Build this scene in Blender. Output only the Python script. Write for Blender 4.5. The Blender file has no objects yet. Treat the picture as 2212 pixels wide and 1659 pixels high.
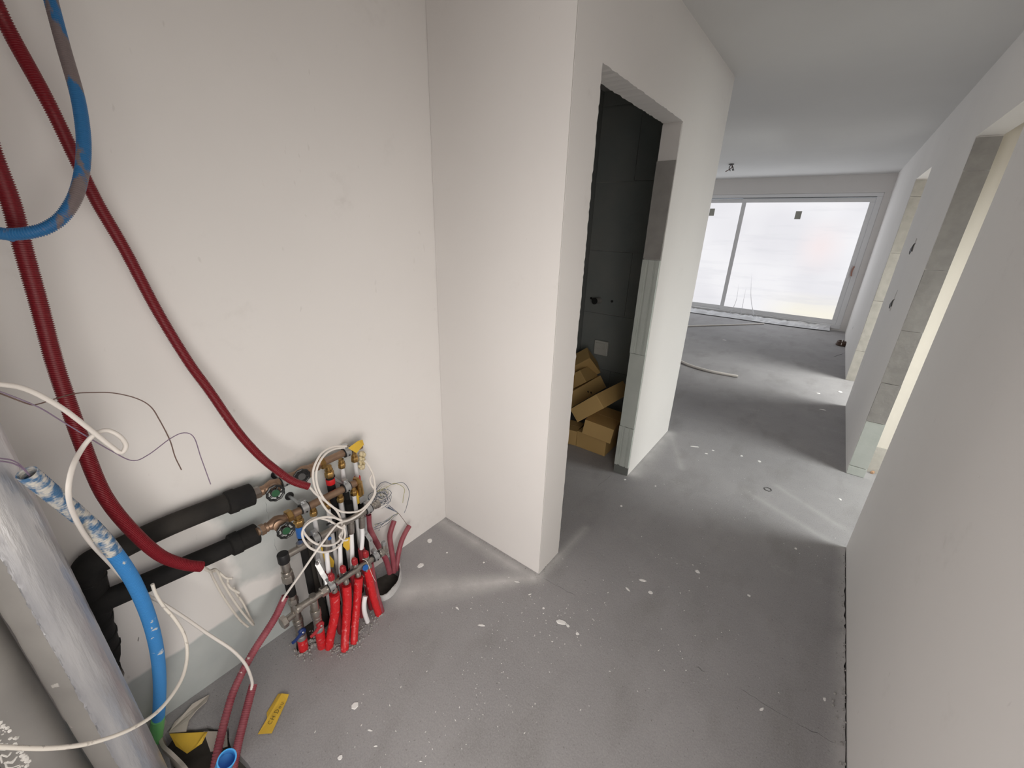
import bpy, bmesh, math, random
from mathutils import Vector as V, Matrix, Euler
from mathutils.geometry import tessellate_polygon
random.seed(7)
SC = bpy.context.scene
COL = SC.collection
PI = math.pi

# ------------------------------------------------------------------ camera
CX, CY, FPX = 1106.0, 829.5, 875.97
YAW, PIT, ROL = -0.6451321, -0.3750955, 0.03007391
CAM = V((0, 0, 1.6))
fw = V((math.sin(YAW)*math.cos(PIT), math.cos(YAW)*math.cos(PIT), math.sin(PIT)))
r0 = fw.cross(V((0, 0, 1))).normalized(); u0 = r0.cross(fw)
cr = r0*math.cos(ROL) + u0*math.sin(ROL)
cu = -r0*math.sin(ROL) + u0*math.cos(ROL)
cd = bpy.data.cameras.new('camera'); cam = bpy.data.objects.new('camera', cd); COL.objects.link(cam)
cd.sensor_width = 36; cd.lens = 36*FPX/2212; cd.clip_start = 0.02
m = Matrix((cr, cu, -fw)).transposed().to_4x4(); m.translation = CAM; cam.matrix_world = m
SC.camera = cam

# ------------------------------------------------------------------ world, lights, exposure
SC.view_settings.view_transform = 'Standard'
SC.view_settings.look = 'None'
SC.view_settings.gamma = 1.0
SC.view_settings.exposure = 0.0
SC.view_settings.use_curve_mapping = False
SC.cycles.use_denoising = True
SC.cycles.max_bounces = 14
SC.cycles.diffuse_bounces = 10
SC.cycles.sample_clamp_indirect = 6.0
w = bpy.data.worlds.new('world'); SC.world = w; w.use_nodes = True
w.node_tree.nodes['Background'].inputs[0].default_value = (0.80, 0.90, 1.0, 1)
w.node_tree.nodes['Background'].inputs[1].default_value = 1.0

def area(name, loc, direction, sx, sy, power, color=(1, 1, 1), spread=180):
    l = bpy.data.lights.new(name, 'AREA'); l.shape = 'RECTANGLE'; l.size = sx; l.size_y = sy
    l.energy = power; l.color = color; l.spread = math.radians(spread)
    o = bpy.data.objects.new(name, l); COL.objects.link(o); o.location = loc
    o.rotation_euler = V(direction).to_track_quat('-Z', 'Z').to_euler()
    return o
# daylight of the rooms, with added fill lamps at the rear and living side
area('daylight_first_side_room', (2.22, 3.11, 1.55), (-1, 0, -.85), .16, 1.6, 28, (.975, 1.0, .965), 120)
area('daylight_first_side_room_far_pane', (2.22, 3.40, 1.55), (-1, 0, -.85), .30, 1.6, 16, (.975, 1.0, .965), 120)
area('daylight_second_side_room', (2.22, 5.64, 1.55), (-1, 0, -.75), .15, 1.6, 59, (.99, 1.0, .955), 125)
area('daylight_entrance', (.62, .05, 1.15), (-1, .62, -.42), 1.2, 1.9, 18, (1.0, .95, .895), 105)
area('daylight_rear', (-.92, -1.56, 1.22), (.85, 1, -.15), .85, 1.9, 20, (1.0, .945, .90), 110)  # added lamp out of view, aimed to lift the near right wall
area('daylight_living_window', (-1.7, 9.02, 1.15), (0, -1, -.05), 3.6, 2.0, 15, (.92, .97, 1.0))
area('daylight_living_side', (-4.3, 6.3, 1.3), (1, 0, -.2), 2.0, 2.0, 12, (.97, .99, 1.0))  # added lamp at a blank wall, brightens the living room

# ------------------------------------------------------------------ measuring: pixel of the photograph -> point on a real plane
def ray(px, py): return cr*((px-CX)/FPX) - cu*((py-CY)/FPX) + fw
def PX(px, py, x): d = ray(px, py); return CAM + d*((x-CAM.x)/d.x)
def PY(px, py, y): d = ray(px, py); return CAM + d*((y-CAM.y)/d.y)
def PZ(px, py, z=0.0): d = ray(px, py); return CAM + d*((z-CAM.z)/d.z)
def PD(px, py, dep): return CAM + ray(px, py)*dep

XL, XR, YC, XD, YF, ZC = -1.44, .427, 1.31, -.785, 9.15, 2.5      # main planes of the rooms
# ------------------------------------------------------------------ materials
def mat(name, col, rough=.6, metal=0., col2=None, scale=8., amount=.5, splat=None, splat_scale=30., splat_cut=.62, soft=.03,
        bump=0., bump_scale=60., spec=None, emit=None, estr=1., coat=0., stretch=(1, 1, 1)):
    mt = bpy.data.materials.new(name); mt.use_nodes = True
    nt = mt.node_tree; N = nt.nodes; L = nt.links; b = N['Principled BSDF']
    b.inputs['Base Color'].default_value = (*col, 1); b.inputs['Roughness'].default_value = rough
    b.inputs['Metallic'].default_value = metal
    if spec is not None: b.inputs['Specular IOR Level'].default_value = spec
    if coat: b.inputs['Coat Weight'].default_value = coat
    if emit:
        b.inputs['Emission Color'].default_value = (*emit, 1); b.inputs['Emission Strength'].default_value = estr
    tc = N.new('ShaderNodeTexCoord'); mp = N.new('ShaderNodeMapping'); mp.inputs['Scale'].default_value = stretch
    geo = N.new('ShaderNodeNewGeometry'); L.new(geo.outputs['Position'], mp.inputs[0])
    out = None
    def noise(s, det=4.):
        n = N.new('ShaderNodeTexNoise'); n.inputs['Scale'].default_value = s; n.inputs['Detail'].default_value = det
        L.new(mp.outputs[0], n.inputs['Vector']); return n
    if col2:
        n = noise(scale); rp = N.new('ShaderNodeMapRange'); rp.inputs[1].default_value = .5-amount*.5; rp.inputs[2].default_value = .5+amount*.5
        L.new(n.outputs['Fac'], rp.inputs[0]); mx = N.new('ShaderNodeMix'); mx.data_type = 'RGBA'
        mx.inputs[6].default_value = (*col, 1); mx.inputs[7].default_value = (*col2, 1); L.new(rp.outputs[0], mx.inputs[0]); out = mx.outputs[2]
    if splat:
        n = noise(splat_scale, 6.); rp = N.new('ShaderNodeMapRange'); rp.inputs[1].default_value = splat_cut; rp.inputs[2].default_value = splat_cut+soft
        L.new(n.outputs['Fac'], rp.inputs[0]); mx = N.new('ShaderNodeMix'); mx.data_type = 'RGBA'
        mx.inputs[6].default_value = (*col, 1); mx.inputs[7].default_value = (*splat, 1); L.new(rp.outputs[0], mx.inputs[0])
        if out: L.new(out, mx.inputs[6])
        out = mx.outputs[2]
    if out: L.new(out, b.inputs['Base Color'])
    if bump:
        n = noise(bump_scale, 5.); bp = N.new('ShaderNodeBump'); bp.inputs['Strength'].default_value = bump; bp.inputs['Distance'].default_value = .004
        L.new(n.outputs['Fac'], bp.inputs['Height']); L.new(bp.outputs[0], b.inputs['Normal'])
    return mt

class NG:
    """small node helper working on world position"""
    def __init__(s, name, rough):
        s.m = bpy.data.materials.new(name); s.m.use_nodes = True; s.N = s.m.node_tree.nodes; s.L = s.m.node_tree.links
        s.b = s.N['Principled BSDF']; s.b.inputs['Roughness'].default_value = rough
        g = s.N.new('ShaderNodeNewGeometry'); s.pos = g.outputs['Position']
        x = s.N.new('ShaderNodeSeparateXYZ'); s.L.new(s.pos, x.inputs[0]); s.x, s.y, s.z = x.outputs
    def put(s, sock, v):
        if hasattr(v, 'is_output'): s.L.new(v, sock)
        else: sock.default_value = v
    def math(s, op, a, b=0., c=0.):
        n = s.N.new('ShaderNodeMath'); n.operation = op
        for i, v in enumerate((a, b, c)): s.put(n.inputs[i], v)
        return n.outputs[0]
    def noise(s, sc, det=4., stretch=None, rough=.55):
        n = s.N.new('ShaderNodeTexNoise'); n.inputs['Scale'].default_value = sc; n.inputs['Detail'].default_value = det; n.inputs['Roughness'].default_value = rough
        if stretch:
            mp = s.N.new('ShaderNodeMapping'); mp.inputs['Scale'].default_value = stretch; s.L.new(s.pos, mp.inputs[0]); s.L.new(mp.outputs[0], n.inputs['Vector'])
        else: s.L.new(s.pos, n.inputs['Vector'])
        return n.outputs['Fac']
    def ramp(s, v, a, b, o0=0., o1=1.):
        n = s.N.new('ShaderNodeMapRange'); s.put(n.inputs[0], v)
        for i, q in enumerate((a, b, o0, o1)): n.inputs[i+1].default_value = q
        return n.outputs[0]
    def mix(s, f, a, b):
        n = s.N.new('ShaderNodeMix'); n.data_type = 'RGBA'; s.put(n.inputs[0], f)
        for i, q in ((6, a), (7, b)): s.put(n.inputs[i], q if hasattr(q, 'is_output') else (*q, 1))
        return n.outputs[2]
    def vor(s, sc):
        n = s.N.new('ShaderNodeTexVoronoi'); n.inputs['Scale'].default_value = sc; s.L.new(s.pos, n.inputs['Vector']); return n.outputs['Distance']
    def color(s, c): s.put(s.b.inputs['Base Color'], c)
    def bump(s, h, strength, dist=.003):
        n = s.N.new('ShaderNodeBump'); n.inputs['Strength'].default_value = strength; n.inputs['Distance'].default_value = dist
        s.put(n.inputs['Height'], h); s.L.new(n.outputs[0], s.b.inputs['Normal'])

def paint_material(name, col, smudge=True):
    g = NG(name, .85)
    c = g.mix(g.ramp(g.noise(1.3, 3.), .3, .7), col, tuple(v*.955 for v in col))
    if smudge:
        f = g.math('MULTIPLY', g.ramp(g.noise(3.1, 6., rough=.7), .60, .78), g.ramp(g.noise(26., 4.), .42, .66))
        c = g.mix(g.math('MULTIPLY', f, .28), c, (.42, .39, .36))
        f2 = g.ramp(g.noise(42., 2., (1, 1, .35)), .735, .78)
        c = g.mix(g.math('MULTIPLY', f2, .20), c, (.40, .37, .34))
    g.color(c); g.bump(g.noise(90., 3.), .06, .002); return g
PAINT = (.785, .765, .75)
M = {}
M['paint'] = paint_material('white_wall_paint', PAINT).m
M['ceil'] = paint_material('ceiling_paint', (.66, .658, .65), False).m
# left wall: painted above, raw block below and behind the pipework
g = paint_material('left_wall_paint', PAINT)
base = [l.from_socket for l in g.m.node_tree.links if l.to_socket == g.b.inputs['Base Color']][0]
raw = g.mix(g.ramp(g.noise(7., 5.), .3, .7), (.43, .465, .465), (.50, .53, .525))
n1 = g.math('MULTIPLY', g.math('SUBTRACT', g.noise(5., 3.), .5), .07)
low = g.ramp(g.math('ADD', g.z, n1), .228, .240, 1., 0.)
dy = g.math('SUBTRACT', g.math('ABSOLUTE', g.math('SUBTRACT', g.y, .56)), .27)
dz = g.math('SUBTRACT', g.math('ABSOLUTE', g.math('SUBTRACT', g.z, .53)), .19)
blk = g.ramp(g.math('ADD', g.math('MAXIMUM', dy, dz), g.math('MULTIPLY', g.math('SUBTRACT', g.noise(6., 4.), .5), .22)), -.02, .035, 1., 0.)
blk = g.math('MULTIPLY', blk, g.ramp(g.noise(4.2, 5.), .30, .62, .6, 1.))
low = g.math('MULTIPLY', low, g.ramp(g.math('ADD', g.y, n1), .44, .50, 1., 0.))
g.color(g.mix(g.math('MAXIMUM', low, blk), base, raw)); M['paint_left'] = g.m
# concrete screed
g = NG('concrete_screed', .78)
a = g.mix(g.ramp(g.noise(1.7, 7., rough=.65), .3, .7), (.248, .241, .249), (.328, .320, .329))
a = g.mix(g.math('MULTIPLY', g.ramp(g.noise(5.5, 6., (1, .45, 1)), .52, .72), .55), a, (.185, .178, .174))
a = g.mix(g.ramp(g.noise(190., 2.), .35, .7, 0., .35), a, (.44, .43, .43))
a = g.mix(g.ramp(g.noise(120., 2.), .66, .72, 0., .6), a, (.13, .125, .12))
sp = g.math('MULTIPLY', g.ramp(g.vor(34.), .05, .075, 1., 0.), g.ramp(g.noise(9., 3.), .55, .66))
a = g.mix(g.math('MULTIPLY', sp, .8), a, (.72, .71, .70))
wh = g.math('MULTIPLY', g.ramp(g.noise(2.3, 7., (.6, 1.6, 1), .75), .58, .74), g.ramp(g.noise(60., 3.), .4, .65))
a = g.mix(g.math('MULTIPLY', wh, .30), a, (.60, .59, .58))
def dust(a, ax, ay, bx, by, r0, r1, amount):  # paints light streaks and wall-foot glow into the floor colour
    # light streaks and wall-foot glow painted as pale dust: distance to a line on the floor, broken up by noise
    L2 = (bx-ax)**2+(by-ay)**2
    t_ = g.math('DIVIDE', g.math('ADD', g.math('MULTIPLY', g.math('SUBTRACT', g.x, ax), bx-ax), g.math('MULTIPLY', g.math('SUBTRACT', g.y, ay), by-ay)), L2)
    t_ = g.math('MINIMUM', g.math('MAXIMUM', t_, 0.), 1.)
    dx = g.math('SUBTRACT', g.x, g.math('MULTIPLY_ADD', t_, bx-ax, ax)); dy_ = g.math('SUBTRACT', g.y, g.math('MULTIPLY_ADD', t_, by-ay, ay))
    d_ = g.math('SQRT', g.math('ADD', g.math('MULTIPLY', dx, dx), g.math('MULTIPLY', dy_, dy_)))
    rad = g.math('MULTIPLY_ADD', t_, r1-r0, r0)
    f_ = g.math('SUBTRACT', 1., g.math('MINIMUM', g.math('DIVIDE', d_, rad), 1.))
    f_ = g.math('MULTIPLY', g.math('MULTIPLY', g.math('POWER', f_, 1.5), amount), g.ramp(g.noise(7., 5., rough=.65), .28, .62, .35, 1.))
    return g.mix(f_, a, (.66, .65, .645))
a = dust(a, XD-.01, 1.27, -1.20, .84, .05, .13, .75)  # bright streak from the wall corner, put into the floor colour
a = dust(a, -1.42, 1.27, XD, 1.27, .07, .07, .55)  # painted wall-foot glow
a = dust(a, XD+.01, 1.30, -.76, 1.75, .055, .04, .45)  # painted light on the floor
a = dust(a, XD+.02, 3.25, XD+.02, 2.45, .09, .12, .5)  # painted wall-foot glow
a = dust(a, XD+.04, 3.22, -.52, 2.75, .05, .05, .22)  # painted light on the floor
a = dust(a, .40, 2.50, -.10, 2.75, .06, .05, .22)  # painted light on the floor
a = dust(a, .40, 2.72, .05, 2.95, .06, .04, .18)  # painted light streak
a = dust(a, .415, 2.5, .415, .8, .05, .07, .5)  # painted wall-foot glow

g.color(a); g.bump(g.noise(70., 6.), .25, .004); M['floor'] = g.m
M['screed_cut'] = mat('broken_screed', (.22, .21, .20), .95, col2=(.34, .33, .32), scale=60., bump=.8, bump_scale=120.)
M['pit'] = mat('dark_insulation_below_screed', (.05, .045, .04), .95, col2=(.10, .09, .08), scale=20.)  # near-black backing behind floor pits, wall hole and slots
M['raw'] = mat('raw_gypsum_block', (.35, .34, .325), .95, col2=(.26, .25, .24), scale=14., amount=.6, bump=.5, bump_scale=40.)
M['raw_bright'] = mat('raw_gypsum_block_pale', (.52, .50, .46), .95, col2=(.40, .385, .35), scale=16., amount=.6, bump=.5, bump_scale=40.)
M['green'] = mat('greenish_gypsum_block', (.47, .51, .48), .9, col2=(.55, .58, .55), scale=9., bump=.2)
M['closet'] = mat('damp_grey_block', (.19, .215, .215), .9, col2=(.25, .255, .245), scale=3.5, amount=.6, bump=.2)  # closet blocks, darker grey base than the other gypsum blocks
M['closet_joint'] = mat('block_adhesive', (.30, .31, .30), .9, col2=(.22, .23, .23), scale=8.)
M['plinth'] = mat('dark_plinth', (.17, .18, .17), .9)
M['cream'] = mat('cream_room_paint', (.70, .665, .60), .85)
M['red_conduit'] = mat('dark_red_conduit', (.20, .010, .018), .42, splat=(.66, .56, .53), splat_scale=52., splat_cut=.715)
M['red_sleeve'] = mat('dark_red_sleeve', (.22, .022, .030), .5, splat=(.55, .42, .40), splat_scale=40., splat_cut=.66)
M['red_dusty'] = mat('dusty_red_conduit', (.23, .035, .055), .5, col2=(.34, .10, .12), scale=25., splat=(.72, .64, .62), splat_scale=38., splat_cut=.70)
M['blue_conduit'] = mat('blue_conduit_dusty', (.030, .165, .38), .42, splat=(.21, .17, .17), splat_scale=20., splat_cut=.50, stretch=(1, 1, .25))
M['blue_clean'] = mat('blue_conduit', (.055, .265, .60), .4, splat=(.60, .62, .62), splat_scale=34., splat_cut=.67)
M['blue_white'] = mat('blue_conduit_plastered', (.07, .17, .32), .6, splat=(.60, .58, .54), splat_scale=62., splat_cut=.42, soft=.16)
M['blue_mouth'] = mat('blue_pipe', (.06, .33, .70), .35)
M['cable'] = mat('white_cable', (.74, .70, .66), .45)
M['cable_dirty'] = mat('dusty_white_cable', (.70, .66, .60), .6, splat=(.50, .46, .42), splat_scale=60., splat_cut=.62)
M['black'] = mat('black_foam_insulation', (.009, .009, .010), .85, col2=(.020, .019, .018), scale=18., bump=.3, bump_scale=90., spec=.25)
M['black_dust'] = mat('dusty_black_foam', (.010, .010, .011), .85, col2=(.048, .043, .037), scale=7., amount=.6, bump=.4, bump_scale=70., spec=.25)
M['rubber'] = mat('black_rubber', (.012, .012, .013), .5)
M['wheel'] = mat('black_plastic', (.012, .013, .014), .35)
M['wheel_green'] = mat('green_cap', (.015, .085, .035), .4)
M['gunmetal'] = mat('bronze_casting', (.33, .22, .145), .42, .65, col2=(.26, .17, .12), scale=60.)
M['brass'] = mat('yellow_brass', (.62, .40, .15), .30, 1., col2=(.36, .22, .08), scale=50.)
M['nickel'] = mat('nickel_plated', (.50, .47, .43), .30, .9, col2=(.36, .33, .30), scale=70.)
M['steel'] = mat('zinc_steel', (.60, .61, .62), .35, .8, col2=(.45, .46, .47), scale=40.)
M['plastic_white'] = mat('white_pipe_plastic', (.80, .80, .82), .4)
M['plastic_clear'] = mat('milky_pipe_plastic', (.62, .62, .63), .4)
M['red_plastic'] = mat('bright_red_plastic', (.62, .018, .022), .4)
M['red_tape'] = mat('glossy_red_sleeve', (.58, .018, .024), .30, splat=(.66, .13, .14), splat_scale=70., splat_cut=.62, bump=1., bump_scale=75.)
M['cap_red'] = mat('dull_red_cap', (.36, .022, .030), .4)
M['blue_plastic'] = mat('blue_plastic', (.012, .035, .16), .4)
M['blue_tag'] = mat('blue_tag_plastic', (.02, .13, .45), .4)
M['yellow'] = mat('yellow_tape', (.72, .47, .05), .55, col2=(.62, .40, .05), scale=30.)
M['ink'] = mat('black_marker_ink', (.02, .02, .02), .6)
M['cream_foam'] = mat('cream_expanding_foam', (.70, .62, .44), .8, col2=(.55, .45, .25), scale=50., bump=.6)
M['foam_strip'] = mat('grey_edge_foam', (.50, .50, .50), .85, col2=(.60, .60, .61), scale=40., bump=.4)
M['foam_pale'] = mat('pale_edge_foam', (.50, .46, .41), .85, col2=(.40, .36, .32), scale=14.)
M['green_tape'] = mat('green_tape', (.18, .56, .20), .5)
M['foil'] = mat('silver_foil_wrap', (.74, .74, .75), .34, .60, col2=(.44, .45, .49), scale=24., amount=.5, bump=.8, bump_scale=75., stretch=(1, 1, .14))
M['foil_dull'] = mat('dull_galvanised', (.40, .385, .365), .5, .35, col2=(.29, .28, .27), scale=6., amount=.7, splat=(.62, .60, .57), splat_scale=18., splat_cut=.70, bump=.3, bump_scale=18.)
M['plaster'] = mat('white_plaster', (.80, .78, .75), .9, bump=.6, bump_scale=60.)
M['card'] = mat('brown_cardboard', (.50, .335, .135), .75, col2=(.45, .295, .115), scale=5.)
M['card_tape'] = mat('brown_parcel_tape', (.42, .28, .12), .4)
M['dark_mark'] = mat('black_print', (.03, .025, .02), .8)
M['wire_blue'] = mat('dark_blue_wire', (.035, .06, .11), .45)
M['wire_violet'] = mat('violet_wire', (.21, .155, .23), .5)
M['wire_brown'] = mat('brown_wire', (.14, .085, .07), .5)
M['wire_grey'] = mat('grey_wire', (.32, .33, .38), .5)
M['wire_yellow'] = mat('yellow_green_wire', (.38, .36, .12), .5)
M['frame'] = mat('white_window_frame', (.84, .845, .86), .45)
M['gasket'] = mat('dark_gasket', (.10, .10, .10), .6)
M['film'] = mat('crumpled_clear_film', (.78, .79, .82), .25)
M['sticker'] = mat('grey_pane_sticker', (.40, .40, .36), .7)
M['chip'] = mat('white_plaster_chip', (.82, .81, .80), .9)
M['rubble'] = mat('concrete_rubble', (.27, .26, .25), .95, col2=(.40, .39, .38), scale=60.)
M['brownplastic'] = mat('dark_brown_plastic', (.07, .035, .02), .5)
M['switch'] = mat('grey_white_plate', (.52, .52, .49), .5)
# lit frosted pane: daylight through the protective film, with the blurred outdoors behind it
g = NG('frosted_lit_pane', .4)
c = g.mix(g.ramp(g.noise(.75, 2.), .40, .62), (.76, .755, .79), (.84, .835, .86))
pk = g.math('MULTIPLY', g.ramp(g.math('ABSOLUTE', g.math('SUBTRACT', g.x, -.28)), .05, .40, 1., 0.), g.ramp(g.math('ABSOLUTE', g.math('SUBTRACT', g.z, 1.38)), .05, .50, 1., 0.))
c = g.mix(g.math('MULTIPLY', pk, .7), c, (.87, .76, .76))
yl = g.math('MULTIPLY', g.ramp(g.z, .62, .25), g.ramp(g.x, -1.0, -.35))
c = g.mix(g.math('MULTIPLY', yl, .8), c, (.90, .86, .72))
c = g.mix(g.math('MULTIPLY', g.ramp(g.noise(3., 5., (.35, 1, 3.)), .54, .68), .35), c, (.68, .68, .72))
g.color((.08, .08, .08, 1)); g.put(g.b.inputs['Emission Color'], c); g.b.inputs['Emission Strength'].default_value = 1.04
M['pane'] = g.m

# ------------------------------------------------------------------ mesh building
ORG = {}
class MB:
    def __init__(s): s.v = []; s.f = []
    def add(s, vs, fs):
        k = len(s.v); s.v += [V(p) for p in vs]; s.f += [tuple(i+k for i in f) for f in fs]; return s
    def box(s, lo, hi, rot=None, jit=0.):
        a, b = V(lo), V(hi); c = (a+b)/2
        P = [V((x, y, z)) for x in (a.x, b.x) for y in (a.y, b.y) for z in (a.z, b.z)]
        if jit: P = [p + V([random.uniform(-jit, jit) for _ in range(3)]) for p in P]
        if rot is not None: P = [c + rot @ (p-c) for p in P]
        return s.add(P, [(0, 1, 3, 2), (4, 6, 7, 5), (0, 4, 5, 1), (2, 3, 7, 6), (0, 2, 6, 4), (1, 5, 7, 3)])
    def lathe(s, p0, p1, prof, seg=16, cap=True):
        """revolve; prof = [(distance along p0->p1, radius)]"""
        p0, p1 = V(p0), V(p1); d = (p1-p0).normalized()
        a = d.orthogonal().normalized(); b = d.cross(a); k = len(s.v)
        for t, r in prof:
            for i in range(seg):
                q = 2*PI*(i+.5)/seg; s.v.append(p0 + d*t + (a*math.cos(q)+b*math.sin(q))*r)
        n = len(prof)
        for j in range(n-1):
            for i in range(seg):
                i2 = (i+1) % seg; s.f.append((k+j*seg+i, k+j*seg+i2, k+(j+1)*seg+i2, k+(j+1)*seg+i))
        if cap:
            s.f.append(tuple(k+i for i in reversed(range(seg)))); s.f.append(tuple(k+(n-1)*seg+i for i in range(seg)))
        return s
    def cyl(s, p0, p1, r, seg=16, r2=None, bev=0.):
        L_ = (V(p1)-V(p0)).length; r2 = r if r2 is None else r2
        pr = [(0, r), (L_, r2)] if not bev else [(0, r-bev), (bev, r), (L_-bev, r2), (L_, r2-bev)]
        return s.lathe(p0, p1, pr, seg)
    def tube(s, pts, r, seg=10, step=None, closed=False, pitch=None, ridge=0., cap=True, wall=0., wob=0.):
        """smooth tube; pitch/ridge make the rings of a corrugated conduit; wall>0 leaves the ends open with a visible inside"""
        P = spline(pts, closed)
        ln = sum((P[i+1]-P[i]).length for i in range(len(P)-1))
        if pitch: n = max(8, int(ln/pitch)*4)
        else: n = max(3, int(ln/(step or max(r*1.6, .004))))
        Q = resample(P, n); m_ = len(Q)
        R = r if callable(r) else (lambda t: r)
        T = [(Q[min(i+1, m_-1)]-Q[max(i-1, 0)]).normalized() for i in range(m_)]
        a = T[0].orthogonal().normalized(); k = len(s.v)
        for i in range(m_):
            a = (a - T[i]*a.dot(T[i])).normalized(); b = T[i].cross(a); rr = R(i/(m_-1))
            if pitch: rr *= (1.0, 1.0, 1-ridge, 1-ridge)[i % 4]
            if wob: rr *= 1+random.uniform(-wob, wob)
            for j in range(seg):
                q = 2*PI*j/seg; s.v.append(Q[i] + (a*math.cos(q)+b*math.sin(q))*rr)
        for i in range(m_-1):
            for j in range(seg):
                j2 = (j+1) % seg; s.f.append((k+i*seg+j, k+i*seg+j2, k+(i+1)*seg+j2, k+(i+1)*seg+j))
        if wall:
            for e, i, sg in ((0, 0, 1), (1, m_-1, -1)):
                dep_ = T[i]*sg*.05; base = k+i*seg; kk = len(s.v); ctr = Q[i]
                for j in range(seg): s.v.append(ctr + (s.v[base+j]-ctr)*(1-wall))
                for j in range(seg): s.v.append(ctr + (s.v[base+j]-ctr)*(1-wall) + dep_)
                for j in range(seg):
                    j2 = (j+1) % seg; A, B = (j, j2) if sg == 1 else (j2, j)
                    s.f.append((base+B, base+A, kk+A, kk+B)); s.f.append((kk+B, kk+A, kk+seg+A, kk+seg+B))
                s.f.append(tuple(kk+seg+j for j in range(seg)))
        elif cap:
            s.f.append(tuple(k+j for j in reversed(range(seg)))); s.f.append(tuple(k+(m_-1)*seg+j for j in range(seg)))
        return s
    def ring(s, c, n, R, r, seg=28, rs=8, scal=0., sn=10):
        c, n = V(c), V(n).normalized(); a = n.orthogonal().normalized(); b = n.cross(a); k = len(s.v)
        for i in range(seg):
            q = 2*PI*i/seg; rr = R*(1+scal*math.cos(sn*q)); d = a*math.cos(q)+b*math.sin(q)
            for j in range(rs):
                w_ = 2*PI*j/rs; s.v.append(c + d*(rr+r*math.cos(w_)) + n*r*math.sin(w_))
        for i in range(seg):
            for j in range(rs):
                i2, j2 = (i+1) % seg, (j+1) % rs
                s.f.append((k+i*rs+j, k+i2*rs+j, k+i2*rs+j2, k+i*rs+j2))
        return s
    def sheet(s, P, thick=.0012):
        """thin solid polygon through the 3-D points P"""
        n = (P[1]-P[0]).cross(P[2]-P[0]).normalized()*thick*.5; m_ = len(P)
        vs = [p+n for p in P]+[p-n for p in P]
        return s.add(vs, [tuple(range(m_)), tuple(range(2*m_-1, m_-1, -1))]+[(i, i+m_, (i+1) % m_+m_, (i+1) % m_) for i in range(m_)])
    def lump(s, c, r, n=1):
        bm = bmesh.new(); bmesh.ops.create_icosphere(bm, subdivisions=n, radius=1.)
        sc = [r*random.uniform(.7, 1.25) for _ in range(3)]
        vs = [V(c)+V((v.co.x*sc[0], v.co.y*sc[1], v.co.z*sc[2]))*random.uniform(.8, 1.15) for v in bm.verts]
        fs = [tuple(v.index for v in f.verts) for f in bm.faces]; bm.free(); return s.add(vs, fs)
    def build(s, name, material, parent=None, smooth=True, angle=38, label=None, cat=None, group=None, kind=None, bevel=0., fix=True):
        me = bpy.data.meshes.new(name)
        lo = V((min(p.x for p in s.v), min(p.y for p in s.v), min(p.z for p in s.v)))
        hi = V((max(p.x for p in s.v), max(p.y for p in s.v), max(p.z for p in s.v)))
        o_ = V(((lo.x+hi.x)/2, (lo.y+hi.y)/2, lo.z))
        me.from_pydata([p-o_ for p in s.v], [], s.f)
        if fix:
            bm = bmesh.new(); bm.from_mesh(me); bmesh.ops.recalc_face_normals(bm, faces=bm.faces); bm.to_mesh(me); bm.free()
        if smooth:
            for p in me.polygons: p.use_smooth = True
            me.set_sharp_from_angle(angle=math.radians(angle))
        me.materials.append(material)
        o = bpy.data.objects.new(name, me); COL.objects.link(o); ORG[o.name] = o_
        if parent: o.parent = parent; o.location = o_ - ORG[parent.name]
        else: o.location = o_
        if bevel:
            b = o.modifiers.new('bevel', 'BEVEL'); b.width = bevel; b.segments = 2; b.limit_method = 'ANGLE'
        tag(o, label, cat, group, kind); return o

def tag(o, label=None, cat=None, group=None, kind=None):
    for k, v in (('label', label), ('category', cat), ('group', group), ('kind', kind)):
        if v: o[k] = v
def thing(name, loc, label, cat, group=None):
    o = bpy.data.objects.new(name, None); COL.objects.link(o); o.location = loc; ORG[o.name] = V(loc); o.empty_display_size = .05
    tag(o, label, cat, group); return o
def spline(pts, closed=False, n=14):
    P = [V(p) for p in pts]
    if len(P) == 2: return [P[0].lerp(P[1], i/8) for i in range(9)]
    if closed: P = [P[-1]]+P+[P[0], P[1]]
    else: P = [P[0]*2-P[1]]+P+[P[-1]*2-P[-2]]
    out = []
    for i in range(1, len(P)-2):
        p0, p1, p2, p3 = P[i-1:i+3]
        for k in range(n):
            t = k/n
            out.append(.5*((2*p1)+(p2-p0)*t+(2*p0-5*p1+4*p2-p3)*t*t+(3*p1-p0-3*p2+p3)*t**3))
    out.append(P[-2]); return out
def resample(P, n):
    d = [0.]
    for i in range(1, len(P)): d.append(d[-1]+(P[i]-P[i-1]).length)
    out = []; j = 0
    for i in range(n+1):
        t = d[-1]*i/n
        while j < len(P)-2 and d[j+1] < t: j += 1
        s_ = (t-d[j])/max(1e-9, d[j+1]-d[j]); out.append(P[j].lerp(P[j+1], min(1, s_)))
    return out
def slab(name, outer, holes, to3, depth, material, kind='structure', parent=None, label=None):
    """flat plate with holes: outer/holes in 2-D, to3(u, v, d) places them, depth is the thickness"""
    b = MB(); loops = [outer]+holes; tri = tessellate_polygon([[V((u, v, 0)) for u, v in lp] for lp in loops])
    flat = [p for lp in loops for p in lp]; n = len(flat)
    b.v = [to3(u, v, 0.) for u, v in flat]+[to3(u, v, depth) for u, v in flat]
    b.f = [tuple(t) for t in tri]+[tuple(i+n for i in reversed(t)) for t in tri]
    k = 0
    for lp in loops:
        m_ = len(lp)
        for i in range(m_): b.f.append((k+i, k+(i+1) % m_, k+(i+1) % m_+n, k+i+n))
        k += m_
    return b.build(name, material, parent, smooth=False, kind=kind, label=label)
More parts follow.
